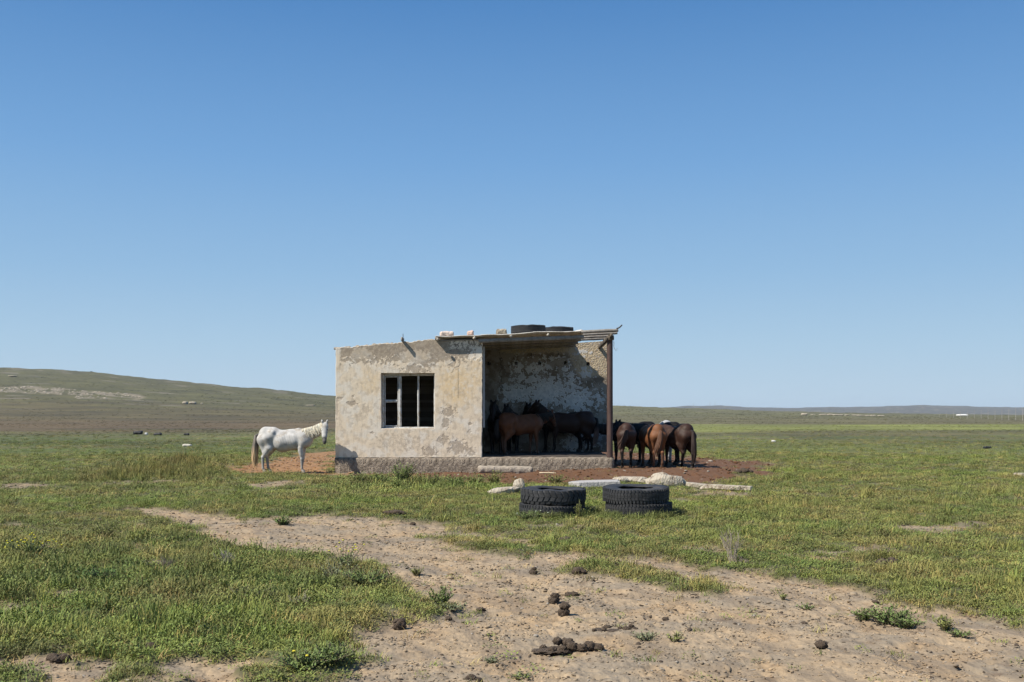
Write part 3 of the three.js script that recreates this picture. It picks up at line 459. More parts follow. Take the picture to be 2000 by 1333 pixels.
  for (let i = 0; i < (o.mane || 70); i++) {
    const t = rnd(), p = t < .5 ? N0.clone().lerp(N1, t * 2) : N1.clone().lerp(N2, t * 2 - 1), y = lerp(ny * .3, ny * .85, t), sd_ = sideOf(y), dd = aim(y, np), up = sd_.clone().cross(dd); if (up.y < 0) up.negate();
    const rad = lerp(.20, .107, t), L = rr(.12, .34), s = rnd() < .82 ? ms : -ms, a = p.clone().addScaledVector(up, rad * .97).addScaledVector(sd_, rr(-.01, .01)), w = rad / 1.45;
    strands.push(limb([a, a.clone().addScaledVector(up, .018).addScaledVector(sd_, s * w * .55), a.clone().addScaledVector(up, -L * .4).addScaledVector(sd_, s * (w + .03)), a.clone().addScaledVector(up, -L).addScaledVector(sd_, s * (w + rr(.03, .055))).addScaledVector(dd, rr(-.05, .05))], [.016, .018, .014, .003], 4));
  }
  for (let i = 0; i < 12; i++) { const a = H(-.04, .06, rr(-.04, .04)); strands.push(limb([a, H(.03, .10, rr(-.04, .04)), H(rr(.10, .2), .085, rr(-.05, .05))], [.012, .012, .003], 4)); }
  part('mane', merge(strands.map(g => tinted(g, hair))), hairMat, root);
  const ts = [], sw = tail.sway || [0, 0], tl = tail.len || .9;
  for (let i = 0; i < 80; i++) {
    const a = rr(0, 6.28), q = Math.sqrt(rnd()), L = tl * rr(.72, 1), cx = Math.cos(a) * q, cz = Math.sin(a) * q, fu = tail.full || 1, k = [];
    for (const [t, x, y, r] of [[0, -.80, 1.16, .025], [.12, -.90, 1.12, .04], [.4, -.93, 0, .075], [.72, -.93, 0, .085], [1, -.90, 0, .055]]) k.push(V(x + cx * r * fu * .9 + sw[0] * t * t, t < .2 ? y + cx * r * .3 : 1.14 - L * t, cz * r * fu + sw[1] * t * t));
    ts.push(limb(k, [.020, .020, .016, .011, .003], 4));
  }
  const tg2 = merge(ts);
  if (o.tailTip) { const p = tg2.attributes.position, cl = new Float32Array(p.count * 3); for (let i = 0; i < p.count; i++) cl.set(mix3(tailHair, o.tailTip, ss(.80, .55, p.getY(i) + .08 * n2(p.getZ(i) * 60, p.getX(i) * 60))), i * 3); tg2.setAttribute('color', new THREE.BufferAttribute(cl, 3)); part('tail', tg2, std([1, 1, 1], .75, { vertexColors: true }), root); }
  else part('tail', merge(ts.map(g => tinted(g, tailHair))), hairMat, root);
  const [hx, hz] = o.head; root.rotation.y = Math.atan2(-hz, hx); root.scale.setScalar(o.scale || 1);
  root.position.set(o.at[0], o.at[1], o.at[2]); return shade(root);
}
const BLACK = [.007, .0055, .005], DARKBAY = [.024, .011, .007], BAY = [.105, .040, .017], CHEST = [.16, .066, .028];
const gy = groundY;
{ // the white mare by the corner of the house
  const x = -6.78, z = -29.92;
  horse('thin white horse standing by the house corner, head turned out to look', { at: [x, gy(x, z), z], head: [1, .05], scale: 1.02, np: 25, ny: 24, hy: 78, hp: -66, thin: 1, h: .0175, coat: [.42, .405, .38], points: [.30, .29, .27], muzzle: [.07, .065, .062], hair: [.46, .42, .33], tailHair: [.16, .14, .12], tailTip: [.52, .36, .20], legs: [.02, -.06, .0, .09], mane: 130, maneSide: 1, tail: { len: 1.0, sway: [-.03, .05], full: 1.35 }, hoof: [.28, .24, .2], soiled: .45 });
}
const FY = FLOOR + .027, bayG = 'horses sheltering in the bay', outG = 'horses crowded in the shade of the house';
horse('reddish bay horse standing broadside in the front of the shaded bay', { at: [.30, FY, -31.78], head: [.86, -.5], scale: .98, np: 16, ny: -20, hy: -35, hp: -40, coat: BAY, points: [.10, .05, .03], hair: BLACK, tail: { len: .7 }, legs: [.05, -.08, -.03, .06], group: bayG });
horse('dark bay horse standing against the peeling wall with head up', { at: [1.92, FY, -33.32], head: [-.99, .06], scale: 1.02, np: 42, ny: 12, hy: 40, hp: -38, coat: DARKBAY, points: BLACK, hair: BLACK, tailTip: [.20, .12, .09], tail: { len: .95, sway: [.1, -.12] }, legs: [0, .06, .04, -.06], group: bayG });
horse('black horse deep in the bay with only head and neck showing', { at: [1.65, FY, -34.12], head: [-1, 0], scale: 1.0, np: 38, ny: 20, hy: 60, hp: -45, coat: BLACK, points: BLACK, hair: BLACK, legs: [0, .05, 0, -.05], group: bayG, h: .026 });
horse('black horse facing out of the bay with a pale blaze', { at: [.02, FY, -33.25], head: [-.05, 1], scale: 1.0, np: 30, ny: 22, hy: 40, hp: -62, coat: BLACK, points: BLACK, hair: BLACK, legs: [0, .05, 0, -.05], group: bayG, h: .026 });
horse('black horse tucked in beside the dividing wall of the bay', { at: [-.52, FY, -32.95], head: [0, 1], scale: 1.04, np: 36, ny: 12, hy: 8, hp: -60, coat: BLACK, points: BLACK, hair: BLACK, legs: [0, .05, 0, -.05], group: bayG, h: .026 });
const OUT = (x, z) => gy(x, z);
horse('black horse reaching its head past the pipe post', { at: [4.02, OUT(4, -33.5), -33.55], head: [-1, .08], scale: 1.04, np: 6, ny: 8, hy: 10, hp: -50, coat: BLACK, points: BLACK, hair: BLACK, legs: [0, .05, 0, -.05], group: outG, h: .026 });
horse('dark bay horse with rump to the light beside the pipe post', { at: [3.62, OUT(3.6, -31.4), -31.42], head: [.12, -1], scale: 1.02, np: -5, ny: 6, hy: 0, hp: -60, coat: [.036, .017, .012], soiled: .08, points: BLACK, hair: BLACK, tailHair: [.05, .025, .016], tail: { len: .62, sway: [-.02, -.22] }, legs: [0, .05, .02, -.1], group: outG });
horse('black horse hidden in the middle of the crowd, ears up', { at: [4.72, OUT(4.7, -32.7), -32.72], head: [-1, -.05], scale: 1.03, np: 14, ny: -20, hy: -50, hp: -40, coat: BLACK, points: BLACK, hair: BLACK, legs: [0, .05, 0, -.05], group: outG, h: .026 });
horse('chestnut horse with its rump turned to the sun', { at: [4.42, OUT(4.4, -31.4), -31.42], head: [-.16, -1], scale: 1.0, np: -5, ny: 0, hy: 0, hp: -60, coat: CHEST, points: [.10, .05, .03], hair: [.09, .04, .02], tailHair: [.12, .055, .028], tail: { len: .8, sway: [0, -.16] }, legs: [0, .05, -.02, .08], group: outG });
horse('dark brown horse at the sunny end of the crowd with a long tail', { at: [5.12, OUT(5.1, -31.3), -31.55], head: [-.52, -.85], scale: 1.03, np: 0, ny: 10, hy: 10, hp: -60, coat: [.034, .016, .011], soiled: .08, points: BLACK, hair: BLACK, tailHair: [.03, .018, .014], tail: { len: 1.0 }, legs: [0, .05, -.10, .14], group: outG });
horse('grey horse behind the crowd with only its back showing', { at: [5.35, OUT(5.2, -34.6), -34.7], head: [.1, -1], scale: 1.06, np: 0, ny: 0, hp: -60, coat: [.34, .34, .34], points: [.3, .3, .3], hair: [.4, .4, .4], legs: [0, .05, 0, -.05], group: outG, h: .026 });
// ---------------------------------------------------------------- tyres
const rubberT = tex(128, 128, (u, v) => { const a = tile(u, v, 6, 4, 71), b = tile(u, v, 30, 2, 5); return mix3([.020, .021, .024], [.075, .070, .062], ss(.0, .7, a + b * .6)); }, true);
const rubber = std([1, 1, 1], .72, { map: rubberT }), dusty = std([1.6, 1.55, 1.5].map(v => Math.min(1, v)), .85, { map: rubberT });
function tyreGeo(R, w, ri, kind) {
  const h = w / 2, prof = [[ri, -h * .70], [ri + .012, -h * .86], [ri + .05, -h * .97], [lerp(ri, R, .5), -h * 1.04], [R - .06, -h * .96], [R - .022, -h * .84], [R - .014, -h * .6], [R - .012, 0], [R - .014, h * .6], [R - .022, h * .84], [R - .06, h * .96], [lerp(ri, R, .5), h * 1.04], [ri + .05, h * .97], [ri + .012, h * .86], [ri, h * .70], [ri + .03, h * .62], [R - .07, h * .55], [R - .05, 0], [R - .07, -h * .55], [ri + .03, -h * .62], [ri, -h * .70]];
  const body = new THREE.LatheGeometry(prof.map(p => new THREE.Vector2(...p)), 96);
  const blocks = []; const block = (a0, a1, y0, y1, skew, r0, r1, rs = 0) => {
    const P = [], n = 3; for (let i = 0; i <= n; i++) for (const [y, rad] of [[y0, r0], [y0, r1 - rs], [y1, r1], [y1, r0]]) { const a = lerp(a0, a1, i / n) + skew * (y - y0) / (y1 - y0), q = (rad === r0 ? .0 : .06) * (a1 - a0) * (i === 0 ? 1 : i === n ? -1 : 0); P.push(Math.cos(a + q) * rad, y * (rad === r0 ? 1 : .985), Math.sin(a + q) * rad); }
    const idx = []; for (let i = 0; i < n; i++) for (let k = 0; k < 3; k++) { const q = i * 4 + k; idx.push(q, q + 1, q + 4, q + 1, q + 5, q + 4); } idx.push(0, 2, 1, 0, 3, 2); const e = n * 4; idx.push(e, e + 1, e + 2, e, e + 2, e + 3);
    const g = geoFrom(P, idx).toNonIndexed(); g.computeVertexNormals(); blocks.push(g);
  };
  const N = kind === 0 ? 34 : 60, st = 2 * Math.PI / N;
  for (let i = 0; i < N; i++) {
    const a = i * st;
    if (kind === 0) { block(a, a + st * .82, h * .06, h * .5, st * .28, R - .02, R + .004); block(a + st * .5, a + st * 1.32, -h * .5, h * .02, -st * .28, R - .02, R + .004); block(a + st * .3, a + st * 1.0, h * .54, h * .95, st * .2, R - .035, R - .002); block(a + st * .2, a + st * .95, -h * .95, -h * .54, -st * .2, R - .035, R - .004, .01); }
    else { block(a, a + st * .97, -h * .10, h * .10, 0, R - .02, R + .002); block(a, a + st * .94, h * .16, h * .48, st * .3, R - .02, R + .003); block(a, a + st * .94, -h * .48, -h * .16, st * .3, R - .02, R + .003); block(a, a + st * .62, h * .54, h * .94, 0, R - .035, R - .002); block(a, a + st * .62, -h * .94, -h * .54, 0, R - .035, R - .002); }
  }
  const tr = mergeGeometries(blocks), ph = rnd() * 9; // sagged a little out of round
  for (const g of [body, tr]) { const p = g.attributes.position; for (let i = 0; i < p.count; i++) { const x = p.getX(i), y = p.getY(i), z = p.getZ(i), a = Math.atan2(z, x), k = 1 + .012 * Math.sin(a * 2 + ph) + .010 * n2(Math.cos(a) * 1.4 + ph, Math.sin(a) * 1.4) + .006 * n3(x * 7, y * 7, z * 7 + ph); p.setXYZ(i, x * k, y + .012 * n2(Math.cos(a) * 1.2 - ph, Math.sin(a) * 1.2 + 4), z * k); } g.computeVertexNormals(); }
  return [body, tr];
}
const TY = [tyreGeo(.57, .255, .30, 0), tyreGeo(.585, .25, .31, 1), tyreGeo(.53, .28, .27, 1), tyreGeo(.585, .25, .31, 1)];
function tyre(label, kind, x, y, z, ry, tilt = [0, 0], group, m = rubber) {
  const t = thing('truck_tyre', label, 'tyre', group); part('carcass', TY[kind][0], m, t); const tr = part('tread', TY[kind][1], m, t); tr.userData.label = 'worn tread blocks';
  t.position.set(x, y, z); t.rotation.set(tilt[0], ry, tilt[1]); return t;
}
{
  const [x1, z1] = [(1080 - 1000) * 17.5 / F, -17.5], [x2, z2] = [(1243 - 1000) * 17.35 / F, -17.4], g1 = gy(x1, z1), g2 = gy(x2, z2);
  tyre('lower truck tyre of the stack with the blocky top tyre', 1, x1 - .015, g1 + .115, z1, .3, [.012, -.01], 'tyres stacked in the grass');
  tyre('upper truck tyre with big diamond tread blocks', 0, x1 + .005, g1 + .372, z1 - .02, 1.1, [.02, -.014], 'tyres stacked in the grass');
  tyre('lower dusty truck tyre under the fine ribbed one', 3, x2 + .045, g2 + .105, z2 + .02, 2.2, [-.005, .02], 'tyres stacked in the grass', dusty);
  tyre('upper truck tyre with fine ribbed tread and a scuffed side', 1, x2 - .005, g2 + .362, z2, .7, [.02, .016], 'tyres stacked in the grass');
  const ra = -30.62, rx = HX(1032) * 30.62 / D0;
  tyre('truck tyre lying on the roof beside a pale stone', 2, rx, roofY(rx) + .215, ra, .4, [0, .035], 'tyres weighing down the roof');
  tyre('truck tyre lying on the roof near the torn end', 2, (1088 - 1000) * 31.75 / F, roofY(1.35) + .235, -31.75, 1.4, [0, .035], 'tyres weighing down the roof');
}
// ---------------------------------------------------------------- stones and rubble
const stoneT = tex(256, 256, (u, v) => { const a = tile(u, v, 5, 5, 41), b = tile(u, v, 34, 3, 45); return mix3([.42, .365, .285], [.20, .155, .11], ss(.0, .55, a + b * .6)); }, true);
const stoneB = tex(256, 256, (u, v) => .5 + .6 * tile(u, v, 16, 4, 47));
const paleStone = std([1, 1, 1], 1, { map: stoneT, bumpMap: stoneB, bumpScale: .03 }), slabM = std([.36, .345, .33], 1, { bumpMap: stoneB, bumpScale: .02 }), pinkM = std([.62, .50, .42], 1, { bumpMap: stoneB, bumpScale: .02 });
function withUV(g) { const p = g.attributes.position, q = new Float32Array(p.count * 2); for (let i = 0; i < p.count; i++) { q[i * 2] = (p.getX(i) + p.getZ(i) * .6) * 1.2; q[i * 2 + 1] = (p.getY(i) + p.getZ(i) * .5) * 1.2; } g.setAttribute('uv', new THREE.BufferAttribute(q, 2)); return g; }
function stone(label, g, m, x, y, z, ry = 0, rz = 0, group, name = 'stone', cat = 'stone') { const s = thing(name, label, cat, group, new THREE.Mesh(withUV(g), m)); s.position.set(x, y, z); s.rotation.set(0, ry, rz); return shade(s); }
function rock(w, h, d, n = 16) {                          // a broken, angular piece: hull-like facets cut by flat planes
  let g = new THREE.IcosahedronGeometry(1, 3); g.deleteAttribute('uv'); g.deleteAttribute('normal'); g = mergeVertices(g, 1e-4);
  const cuts = []; for (let i = 0; i < n; i++) { const v = V(rr(-1, 1), rr(-1, 1), rr(-1, 1)).normalize(); cuts.push([v, rr(.62, .86)]); } cuts.push([V(0, 1, 0), .6], [V(0, -1, 0), .6]);
  const p = g.attributes.position, v = V(0, 0, 0); for (let i = 0; i < p.count; i++) { v.fromBufferAttribute(p, i); let k = 1; for (const [m, t] of cuts) { const q = v.dot(m); if (q > .05) k = Math.min(k, t / q); } k *= 1 + .02 * n3(v.x * 6, v.y * 6, v.z * 6); p.setXYZ(i, v.x * k * w * .72, v.y * k * h * .8, v.z * k * d * .72); }
  g = g.toNonIndexed(); g.computeVertexNormals(); return g;
}
function slab(w, d, t) { const s = new THREE.Shape(); const n = 9; for (let i = 0; i < n; i++) { const a = i / n * 6.283, k = Math.min(1 / Math.max(.001, Math.abs(Math.cos(a))), 1 / Math.max(.001, Math.abs(Math.sin(a)))) * rr(.82, 1); s[i ? 'lineTo' : 'moveTo'](Math.cos(a) * k * w / 2, Math.sin(a) * k * d / 2); } const g = new THREE.ExtrudeGeometry(s, { depth: t, bevelEnabled: true, bevelSize: .01, bevelThickness: .01, bevelSegments: 1 }); g.rotateX(-Math.PI / 2); g.translate(0, -t / 2, 0); return g; }
const rub = 'rubble in the grass behind the tyres';
const put = (px, py) => { const [x, z] = PX(px, py); return [x, gy(x, z), z]; };
{
  let p = put(983, 967); stone('long low pale stone block behind the tyres', rock(.62, .2, .34), paleStone, p[0], p[1] + .045, p[2], .2, .05, rub);
  p = put(1014, 964); stone('upright white rounded stone next to the blocky tyre', rock(.26, .36, .24), paleStone, p[0], p[1] + .1, p[2], .5, .3, rub);
  p = put(1160, 952); stone('flat grey concrete slab leaning behind the tyres', slab(1.3, .8, .11), slabM, p[0], p[1] + .055, p[2], -.04, .03, rub, 'concrete_slab', 'slab');
  p = put(1310, 949); stone('large cream boulder behind the ribbed tyre', rock(1.0, .42, .6, 14), paleStone, p[0] - .05, p[1] + .08, p[2], .3, -.12, rub);
  p = put(1290, 945); stone('cream stone block set against the large boulder', rock(.5, .36, .4), paleStone, p[0], p[1] + .08, p[2] - .15, .4, .2, rub);
  p = put(1240, 943); stone('low crumbling cream stone beside the grey slab', rock(.85, .2, .5, 20), paleStone, p[0], p[1] + .05, p[2], 0, 0, rub);
  p = put(1218, 946); stone('small cream stone at the slab end', rock(.3, .2, .25), paleStone, p[0], p[1] + .06, p[2], 0, 0, rub);
  p = put(1368, 952); stone('flat cream stones trailing off the large boulder', slab(.75, .4, .08), paleStone, p[0], p[1] + .03, p[2], -.3, -.1, rub);
  p = put(1425, 958); stone('long thin cream beam of stone lying aslant', slab(1.05, .24, .08), paleStone, p[0], p[1] + .075, p[2], -.42, -.02, rub);
  p = put(1388, 955); stone('short cream stone under the aslant beam', rock(.4, .14, .28), paleStone, p[0], p[1] + .05, p[2], 0, 0, rub);
  p = put(1070, 930); stone('thin pale timber scrap lying by the step slab', roughBox(.5, .04, .09, .006, 14, 4), std([.55, .44, .30]), p[0], p[1] + .025, p[2], -.35, 0);
  p = put(1994, 932); stone('pale stone half sunk in the sward', lump(.19, 1.2, .5, .8, .35, 2, 3), paleStone, p[0], p[1] + .02, p[2]);
  // on the roof
  const onRoof = (px, w, h, d, m, label, z = -30.15) => { const x = HX(px) * -z / D0; stone(label, roughBox(w, h, d, .014, 30, 5), m, x, roofY(x) + .075 + h / 2, z, rr(-.1, .1), .035, 'stones weighing down the roof', 'roof_stone'); };
  onRoof(872.5, .40, .16, .2, pinkM, 'wide pinkish stone block on the roof edge'); onRoof(918.5, .20, .15, .18, std([.55, .40, .33]), 'small reddish brick piece on the roof'); onRoof(979.5, .32, .17, .2, paleStone, 'pale block on the roof next to the tyres');
}
// ---------------------------------------------------------------- dung
const dungT = tex(128, 128, (u, v) => { const a = tile(u, v, 10, 4, 91), b = tile(u, v, 50, 2, 95); return mix3([.055, .038, .026], [.13, .095, .062], ss(-.2, .6, a * .6 + b)); }, true);
const dungB = tex(128, 128, (u, v) => .5 + .6 * tile(u, v, 24, 3, 97)); dungT.repeat.set(4, 4); dungB.repeat.set(4, 4);
const dungM = std([1, 1, 1], 1, { map: dungT, bumpMap: dungB, bumpScale: .012 });
function pile(label, px, py, balls, group = 'dung on the track') { // balls: [dx, dy, dz, r]
  const [x, y, z] = put(px, py), g = withUV(merge(balls.map(([a, b, c, r, sy = .8]) => lump(r, 1.1, sy, 1, .42, 3.4, 3).translate(a, b, c)))), s = thing('dung_pile', label, 'dung', group, new THREE.Mesh(g, dungM)); s.position.set(x, y - .006, z); s.scale.setScalar(.86); return shade(s);
}
pile('leaning lump of dung with a small cap', 1082, 1172, [[0, .04, 0, .058], [.012, .085, 0, .042], [-.01, .03, .03, .05]]);
pile('flat double lump of dung', 1117, 1158, [[-.03, .025, 0, .045], [.025, .028, 0, .048], [.07, .018, 0, .03]]);
pile('tall stack of two dung balls', 1101, 1196, [[0, .035, 0, .055], [.01, .098, 0, .047]]);
pile('dark lump of dung by a grass strip', 1130, 1124, [[0, .035, 0, .06], [.055, .025, .02, .04], [-.05, .02, 0, .035]]);
pile('small upright lump of dung on the track', 1042, 1117, [[0, .03, 0, .05], [.01, .08, 0, .028]]);
pile('spread heap of dung balls and crumbs', 1118, 1258, [[-.22, .0, .02, .10, .22], [-.10, .0, 0, .10, .3], [.0, .035, .02, .05], [.085, .03, .045, .046], [.15, .035, .0, .052], [.235, .03, .03, .04], [-.13, .07, -.05, .04], [-.04, .05, -.06, .055], [-.3, .0, .04, .06, .25], [-.18, .02, .06, .035], [-.26, .02, -.02, .03], [-.09, .03, .05, .03]]);
pile('crumbled old dung patch', 1200, 1222, [[-.15, .0, 0, .06, .25], [0, .0, .03, .07, .2], [.12, .015, .02, .04, .6], [.2, .01, .0, .03, .6], [-.06, .01, -.09, .04, .5], [.17, .03, -.05, .024], [-.1, .012, .04, .02], [.06, .012, -.03, .022], [-.2, .01, .05, .018]]);
pile('dark cube of dung at the sward edge', 780, 1224, [[0, .045, 0, .058, 1], [.02, .085, 0, .035], [-.03, .08, 0, .032]]);
pile('lone round ball of dung', 1605, 1262, [[0, .035, 0, .05, .85]]);
pile('small dark clod with a pointed end', 1571, 1213, [[0, .018, 0, .034], [-.03, .012, 0, .02]]);
pile('long dark clod of dung near the path foot', 927, 1321, [[-.03, .028, 0, .038], [.02, .018, .01, .036, .6]]);
pile('small lump of dung in a dusty spot', 938, 1185, [[0, .02, 0, .04, .6], [.03, .02, 0, .025]]);
pile('little dark ball of dung beside old droppings', 876, 1204, [[0, .02, 0, .036]]);
pile('low crumbly lump of dung by the grass strips', 1300, 1205, [[0, .02, 0, .03]]);
pile('brown clod on the grass edge', 806, 1022, [[0, .03, 0, .05]]);
pile('dark heap of old dung in short grass', 1105, 1058, [[-.1, .03, 0, .08, .6], [0, .05, 0, .09, .6], [.1, .03, 0, .07, .6], [.22, .02, 0, .05, .6]]);
pile('grey crusted heap of soil and dung', 1735, 1108, [[-.06, .05, 0, .09, .7], [.05, .06, 0, .08, .8], [0, .03, .05, .08, .6]]);
pile('dark heap at the far edge of the yard', 1454, 930, [[-.2, .05, 0, .14, .6], [0, .08, 0, .14, .7], [.18, .05, 0, .12, .6]], 'heaps in the yard');
pile('low dark heap of soil by the pale timber', 768, 1009, [[-.1, .03, 0, .1, .5], [.05, .03, 0, .12, .5], [.18, .02, 0, .08, .5]]);
pile('broken brown clods where the sward meets bare soil', 115, 1290, [[-.05, .02, 0, .05], [.05, .025, .02, .045], [.0, .02, .06, .04]]);
pile('round brown clod under the sward edge', 294, 1272, [[0, .03, 0, .045], [.05, .02, .02, .03]]);
// ---------------------------------------------------------------- far things on the plain and the hill
const tarM = std([.012, .012, .013], .6);
const far = (label, name, cat, px, py, w, h, d, m, group, f = put) => { const [x, y, z] = f(px, py); const s = thing(name, label, cat, group, new THREE.Mesh(withUV(roughBox(w, h, d, Math.min(w, h) * .12, 6 / w, 2 / w)), m)); s.position.set(x, y + h * .42, z); return shade(s); };
const landPut = (px, py) => { const [x, z] = onLand(px, py); return [x, landH(x, z), z]; };
far('wide black scrap lying far out in the sward', 'black_scrap', 'scrap', 269, 849, .8, .34, .5, tarM);
far('thin black scrap beside a white chip far out in the sward', 'black_scrap', 'scrap', 308, 851, .66, .24, .4, tarM);
far('small white chip between two black scraps', 'white_chip', 'stone', 285, 850, .22, .2, .2, std([.7, .68, .64]));
far('dark clod far out in the sward', 'dark_clod', 'clod', 364, 851, .45, .22, .3, tarM);
far('pale flat slab far out in the sward', 'pale_slab', 'slab', 365, 873, .5, .15, .3, std([.48, .44, .37]));
far('white stone alone on the green plain', 'white_stone', 'stone', 1511, 864, .26, .13, .2, std([.6, .57, .52]));
far('dark clod on the green plain', 'dark_clod', 'clod', 1929, 877, .35, .12, .3, tarM);
far('ruined pale block with a dark gap at the foot of the hill', 'ruin_block', 'ruin', 361, 790, 2.6, 1.4, 2.4, paleStone, null, landPut);
far('longer ruined pale block at the foot of the hill', 'ruin_block', 'ruin', 376, 790, 3.6, 1.4, 2.4, paleStone, null, landPut);
far('small pale stone beside the ruins at the hill foot', 'ruin_stone', 'stone', 394, 790, 1, .7, 1, paleStone, null, landPut);
far('low white wall remains on the slope above the white horse', 'low_ruin', 'ruin', 606, 793, 5, .5, 4, paleStone, null, landPut);
far('tiny dark mound on the hill crest', 'crest_mound', 'mound', 178, 728, 2.4, .9, 2, std([.07, .07, .05]), null, (px, py) => landPut(px, py));
far('pale bare patch of rock high on the hill', 'rock_patch', 'rock', 24, 736, 5, .8, 6, paleStone, null, landPut);
far('low white shed far off under the blue hills', 'far_shed', 'building', 1880, 816.5, 8, 1.2, 4, std([.78, .76, .72]));
far('white rock far off on the plain', 'far_rock', 'rock', 1571, 811.8, 3.5, 1.3, 3, paleStone, null, landPut);
for (let i = 0; i < 11; i++) far('low pale outcrop in a row across the far plain', 'far_outcrop', 'rock', 1592 + i * 13 + rr(-4, 4), 811 + i * .25, rr(2.5, 6), rr(.5, .9), 3, paleStone, 'row of pale outcrops', landPut);
const poleM = std([.30, .28, .26]);
for (const [px, py, h, b] of [[1355, 795, 26, 1], [1387, 793, 26, 1], [1397, 793, 26, 1]]) { const [x, y, z] = landPut(px, py + 2), s = thing('mast', 'thin mast standing on the far rise', 'mast', 'masts on the far rise', new THREE.Mesh(limb([V(0, -1, 0), V(0, h, 0)], [.9, .5], 6), poleM)); s.position.set(x, y, z); shade(s); }
for (let i = 0; i < 13; i++) { const px = 1836 + i * 13.5, py = 818 + .35 * i, [x, y, z] = put(px, py), s = thing('power_pole', 'slim pale pole in the row under the blue hills', 'pole', 'row of poles under the blue hills', new THREE.Mesh(limb([V(0, -.5, 0), V(0, 3.2 + i * .10, 0)], [.065, .05], 5), std([.42, .39, .36]))); s.position.set(x, y, z); shade(s); }
{ // chalky stones breaking out of the hillside
  const g = lump(1, 1.3, .5, 1, .4, 2, 1), m = new THREE.InstancedMesh(g, std([.36, .31, .245]), 420), M = new THREE.Matrix4(), q = new THREE.Quaternion(); let k = 0;
  for (let i = 0; i < 6000 && k < 200; i++) { const px = rr(-30, 280), py = rr(755, 780), [x, z] = onLand(px, py); if (Math.max(sd2(CHALK, x, z), sd2(CHALK2, x, z)) < 0) continue; const s = rr(.25, .9); m.setMatrixAt(k++, M.compose(V(x, landH(x, z), z), q.setFromEuler(new THREE.Euler(0, rr(0, 6), 0)), V(s, s, s))); }
  m.count = k; setting('hillside_stones', 'pale chalk stones breaking out of the hillside', m, 'stuff');
}
// ---------------------------------------------------------------- the sward: blades, herbs, straw, clods
const faceUp = (g) => { // every leaf shows its upper face to the sky
  const p = g.attributes.position, ix = g.index.array, a = V(0, 0, 0), b = V(0, 0, 0), c = V(0, 0, 0);
  for (let i = 0; i < ix.length; i += 3) { a.fromBufferAttribute(p, ix[i]); b.fromBufferAttribute(p, ix[i + 1]).sub(a); c.fromBufferAttribute(p, ix[i + 2]).sub(a); if (b.cross(c).y < 0) { const t = ix[i + 1]; ix[i + 1] = ix[i + 2]; ix[i + 2] = t; } }
  g.computeVertexNormals(); return g;
};
function bladeTuft(n, spread, h0, h1, w, lean) {
  const pos = [], idx = [];
  for (let i = 0; i < n; i++) {
    const a = rr(0, 6.283), r = Math.sqrt(rnd()) * spread, x = Math.cos(a) * r, z = Math.sin(a) * r, h = rr(h0, h1), d = rr(0, 6.283), l = rr(.2, 1) * lean * h, f = d + rr(1.2, 1.9), wx = Math.cos(f) * w, wz = Math.sin(f) * w, o = pos.length / 3;
    pos.push(x - wx, -.01, z - wz, x + wx, -.01, z + wz, x - wx * .8 + Math.cos(d) * l * .35, h * .6, z - wz * .8 + Math.sin(d) * l * .35, x + wx * .8 + Math.cos(d) * l * .35, h * .6, z + wz * .8 + Math.sin(d) * l * .35, x + Math.cos(d) * l, h, z + Math.sin(d) * l);
    idx.push(o, o + 1, o + 2, o + 1, o + 3, o + 2, o + 2, o + 3, o + 4);
  }
  return faceUp(geoFrom(pos, idx));
}
function leafTuft(n, spread, h, size) {                   // small herb: leaves all through a low dome
  const pos = [], idx = [], q = new THREE.Quaternion(), v = V(0, 0, 0);
  for (let i = 0; i < n; i++) {
    const a = rr(0, 6.283), r = Math.sqrt(rnd()), y = rnd() ** .8 * (1 - r * r * .7), o = pos.length / 3, s = size * rr(.6, 1.3);
    q.setFromEuler(new THREE.Euler(rr(-1, .4), a + rr(-.8, .8), rr(-.5, .5), 'YXZ'));
    for (const [lx, lz] of [[0, 0], [-.32, .5], [.32, .5], [0, 1.2]]) { v.set(lx * s, 0, lz * s).applyQuaternion(q); pos.push(v.x + Math.cos(a) * r * spread, v.y + y * h, v.z + Math.sin(a) * r * spread); }
    idx.push(o, o + 2, o + 1, o + 1, o + 2, o + 3);
  }
  return faceUp(geoFrom(pos, idx));
}
const KIND = [
  { n: 'short_grass', l: 'short green steppe grass', g: bladeTuft(26, .09, .015, .06, .0034, 1.9) },
  { n: 'taller_grass', l: 'longer soft grass blades', g: bladeTuft(24, .10, .05, .12, .0032, 1.2) },
  { n: 'leafy_herbs', l: 'low leafy herbs among the grass', g: leafTuft(50, .09, .075, .019) },
  { n: 'dry_straw', l: 'dry straw-coloured grass', g: bladeTuft(18, .09, .015, .07, .0026, 2.2) },
].map(k => ({ ...k, m: [], c: [] }));
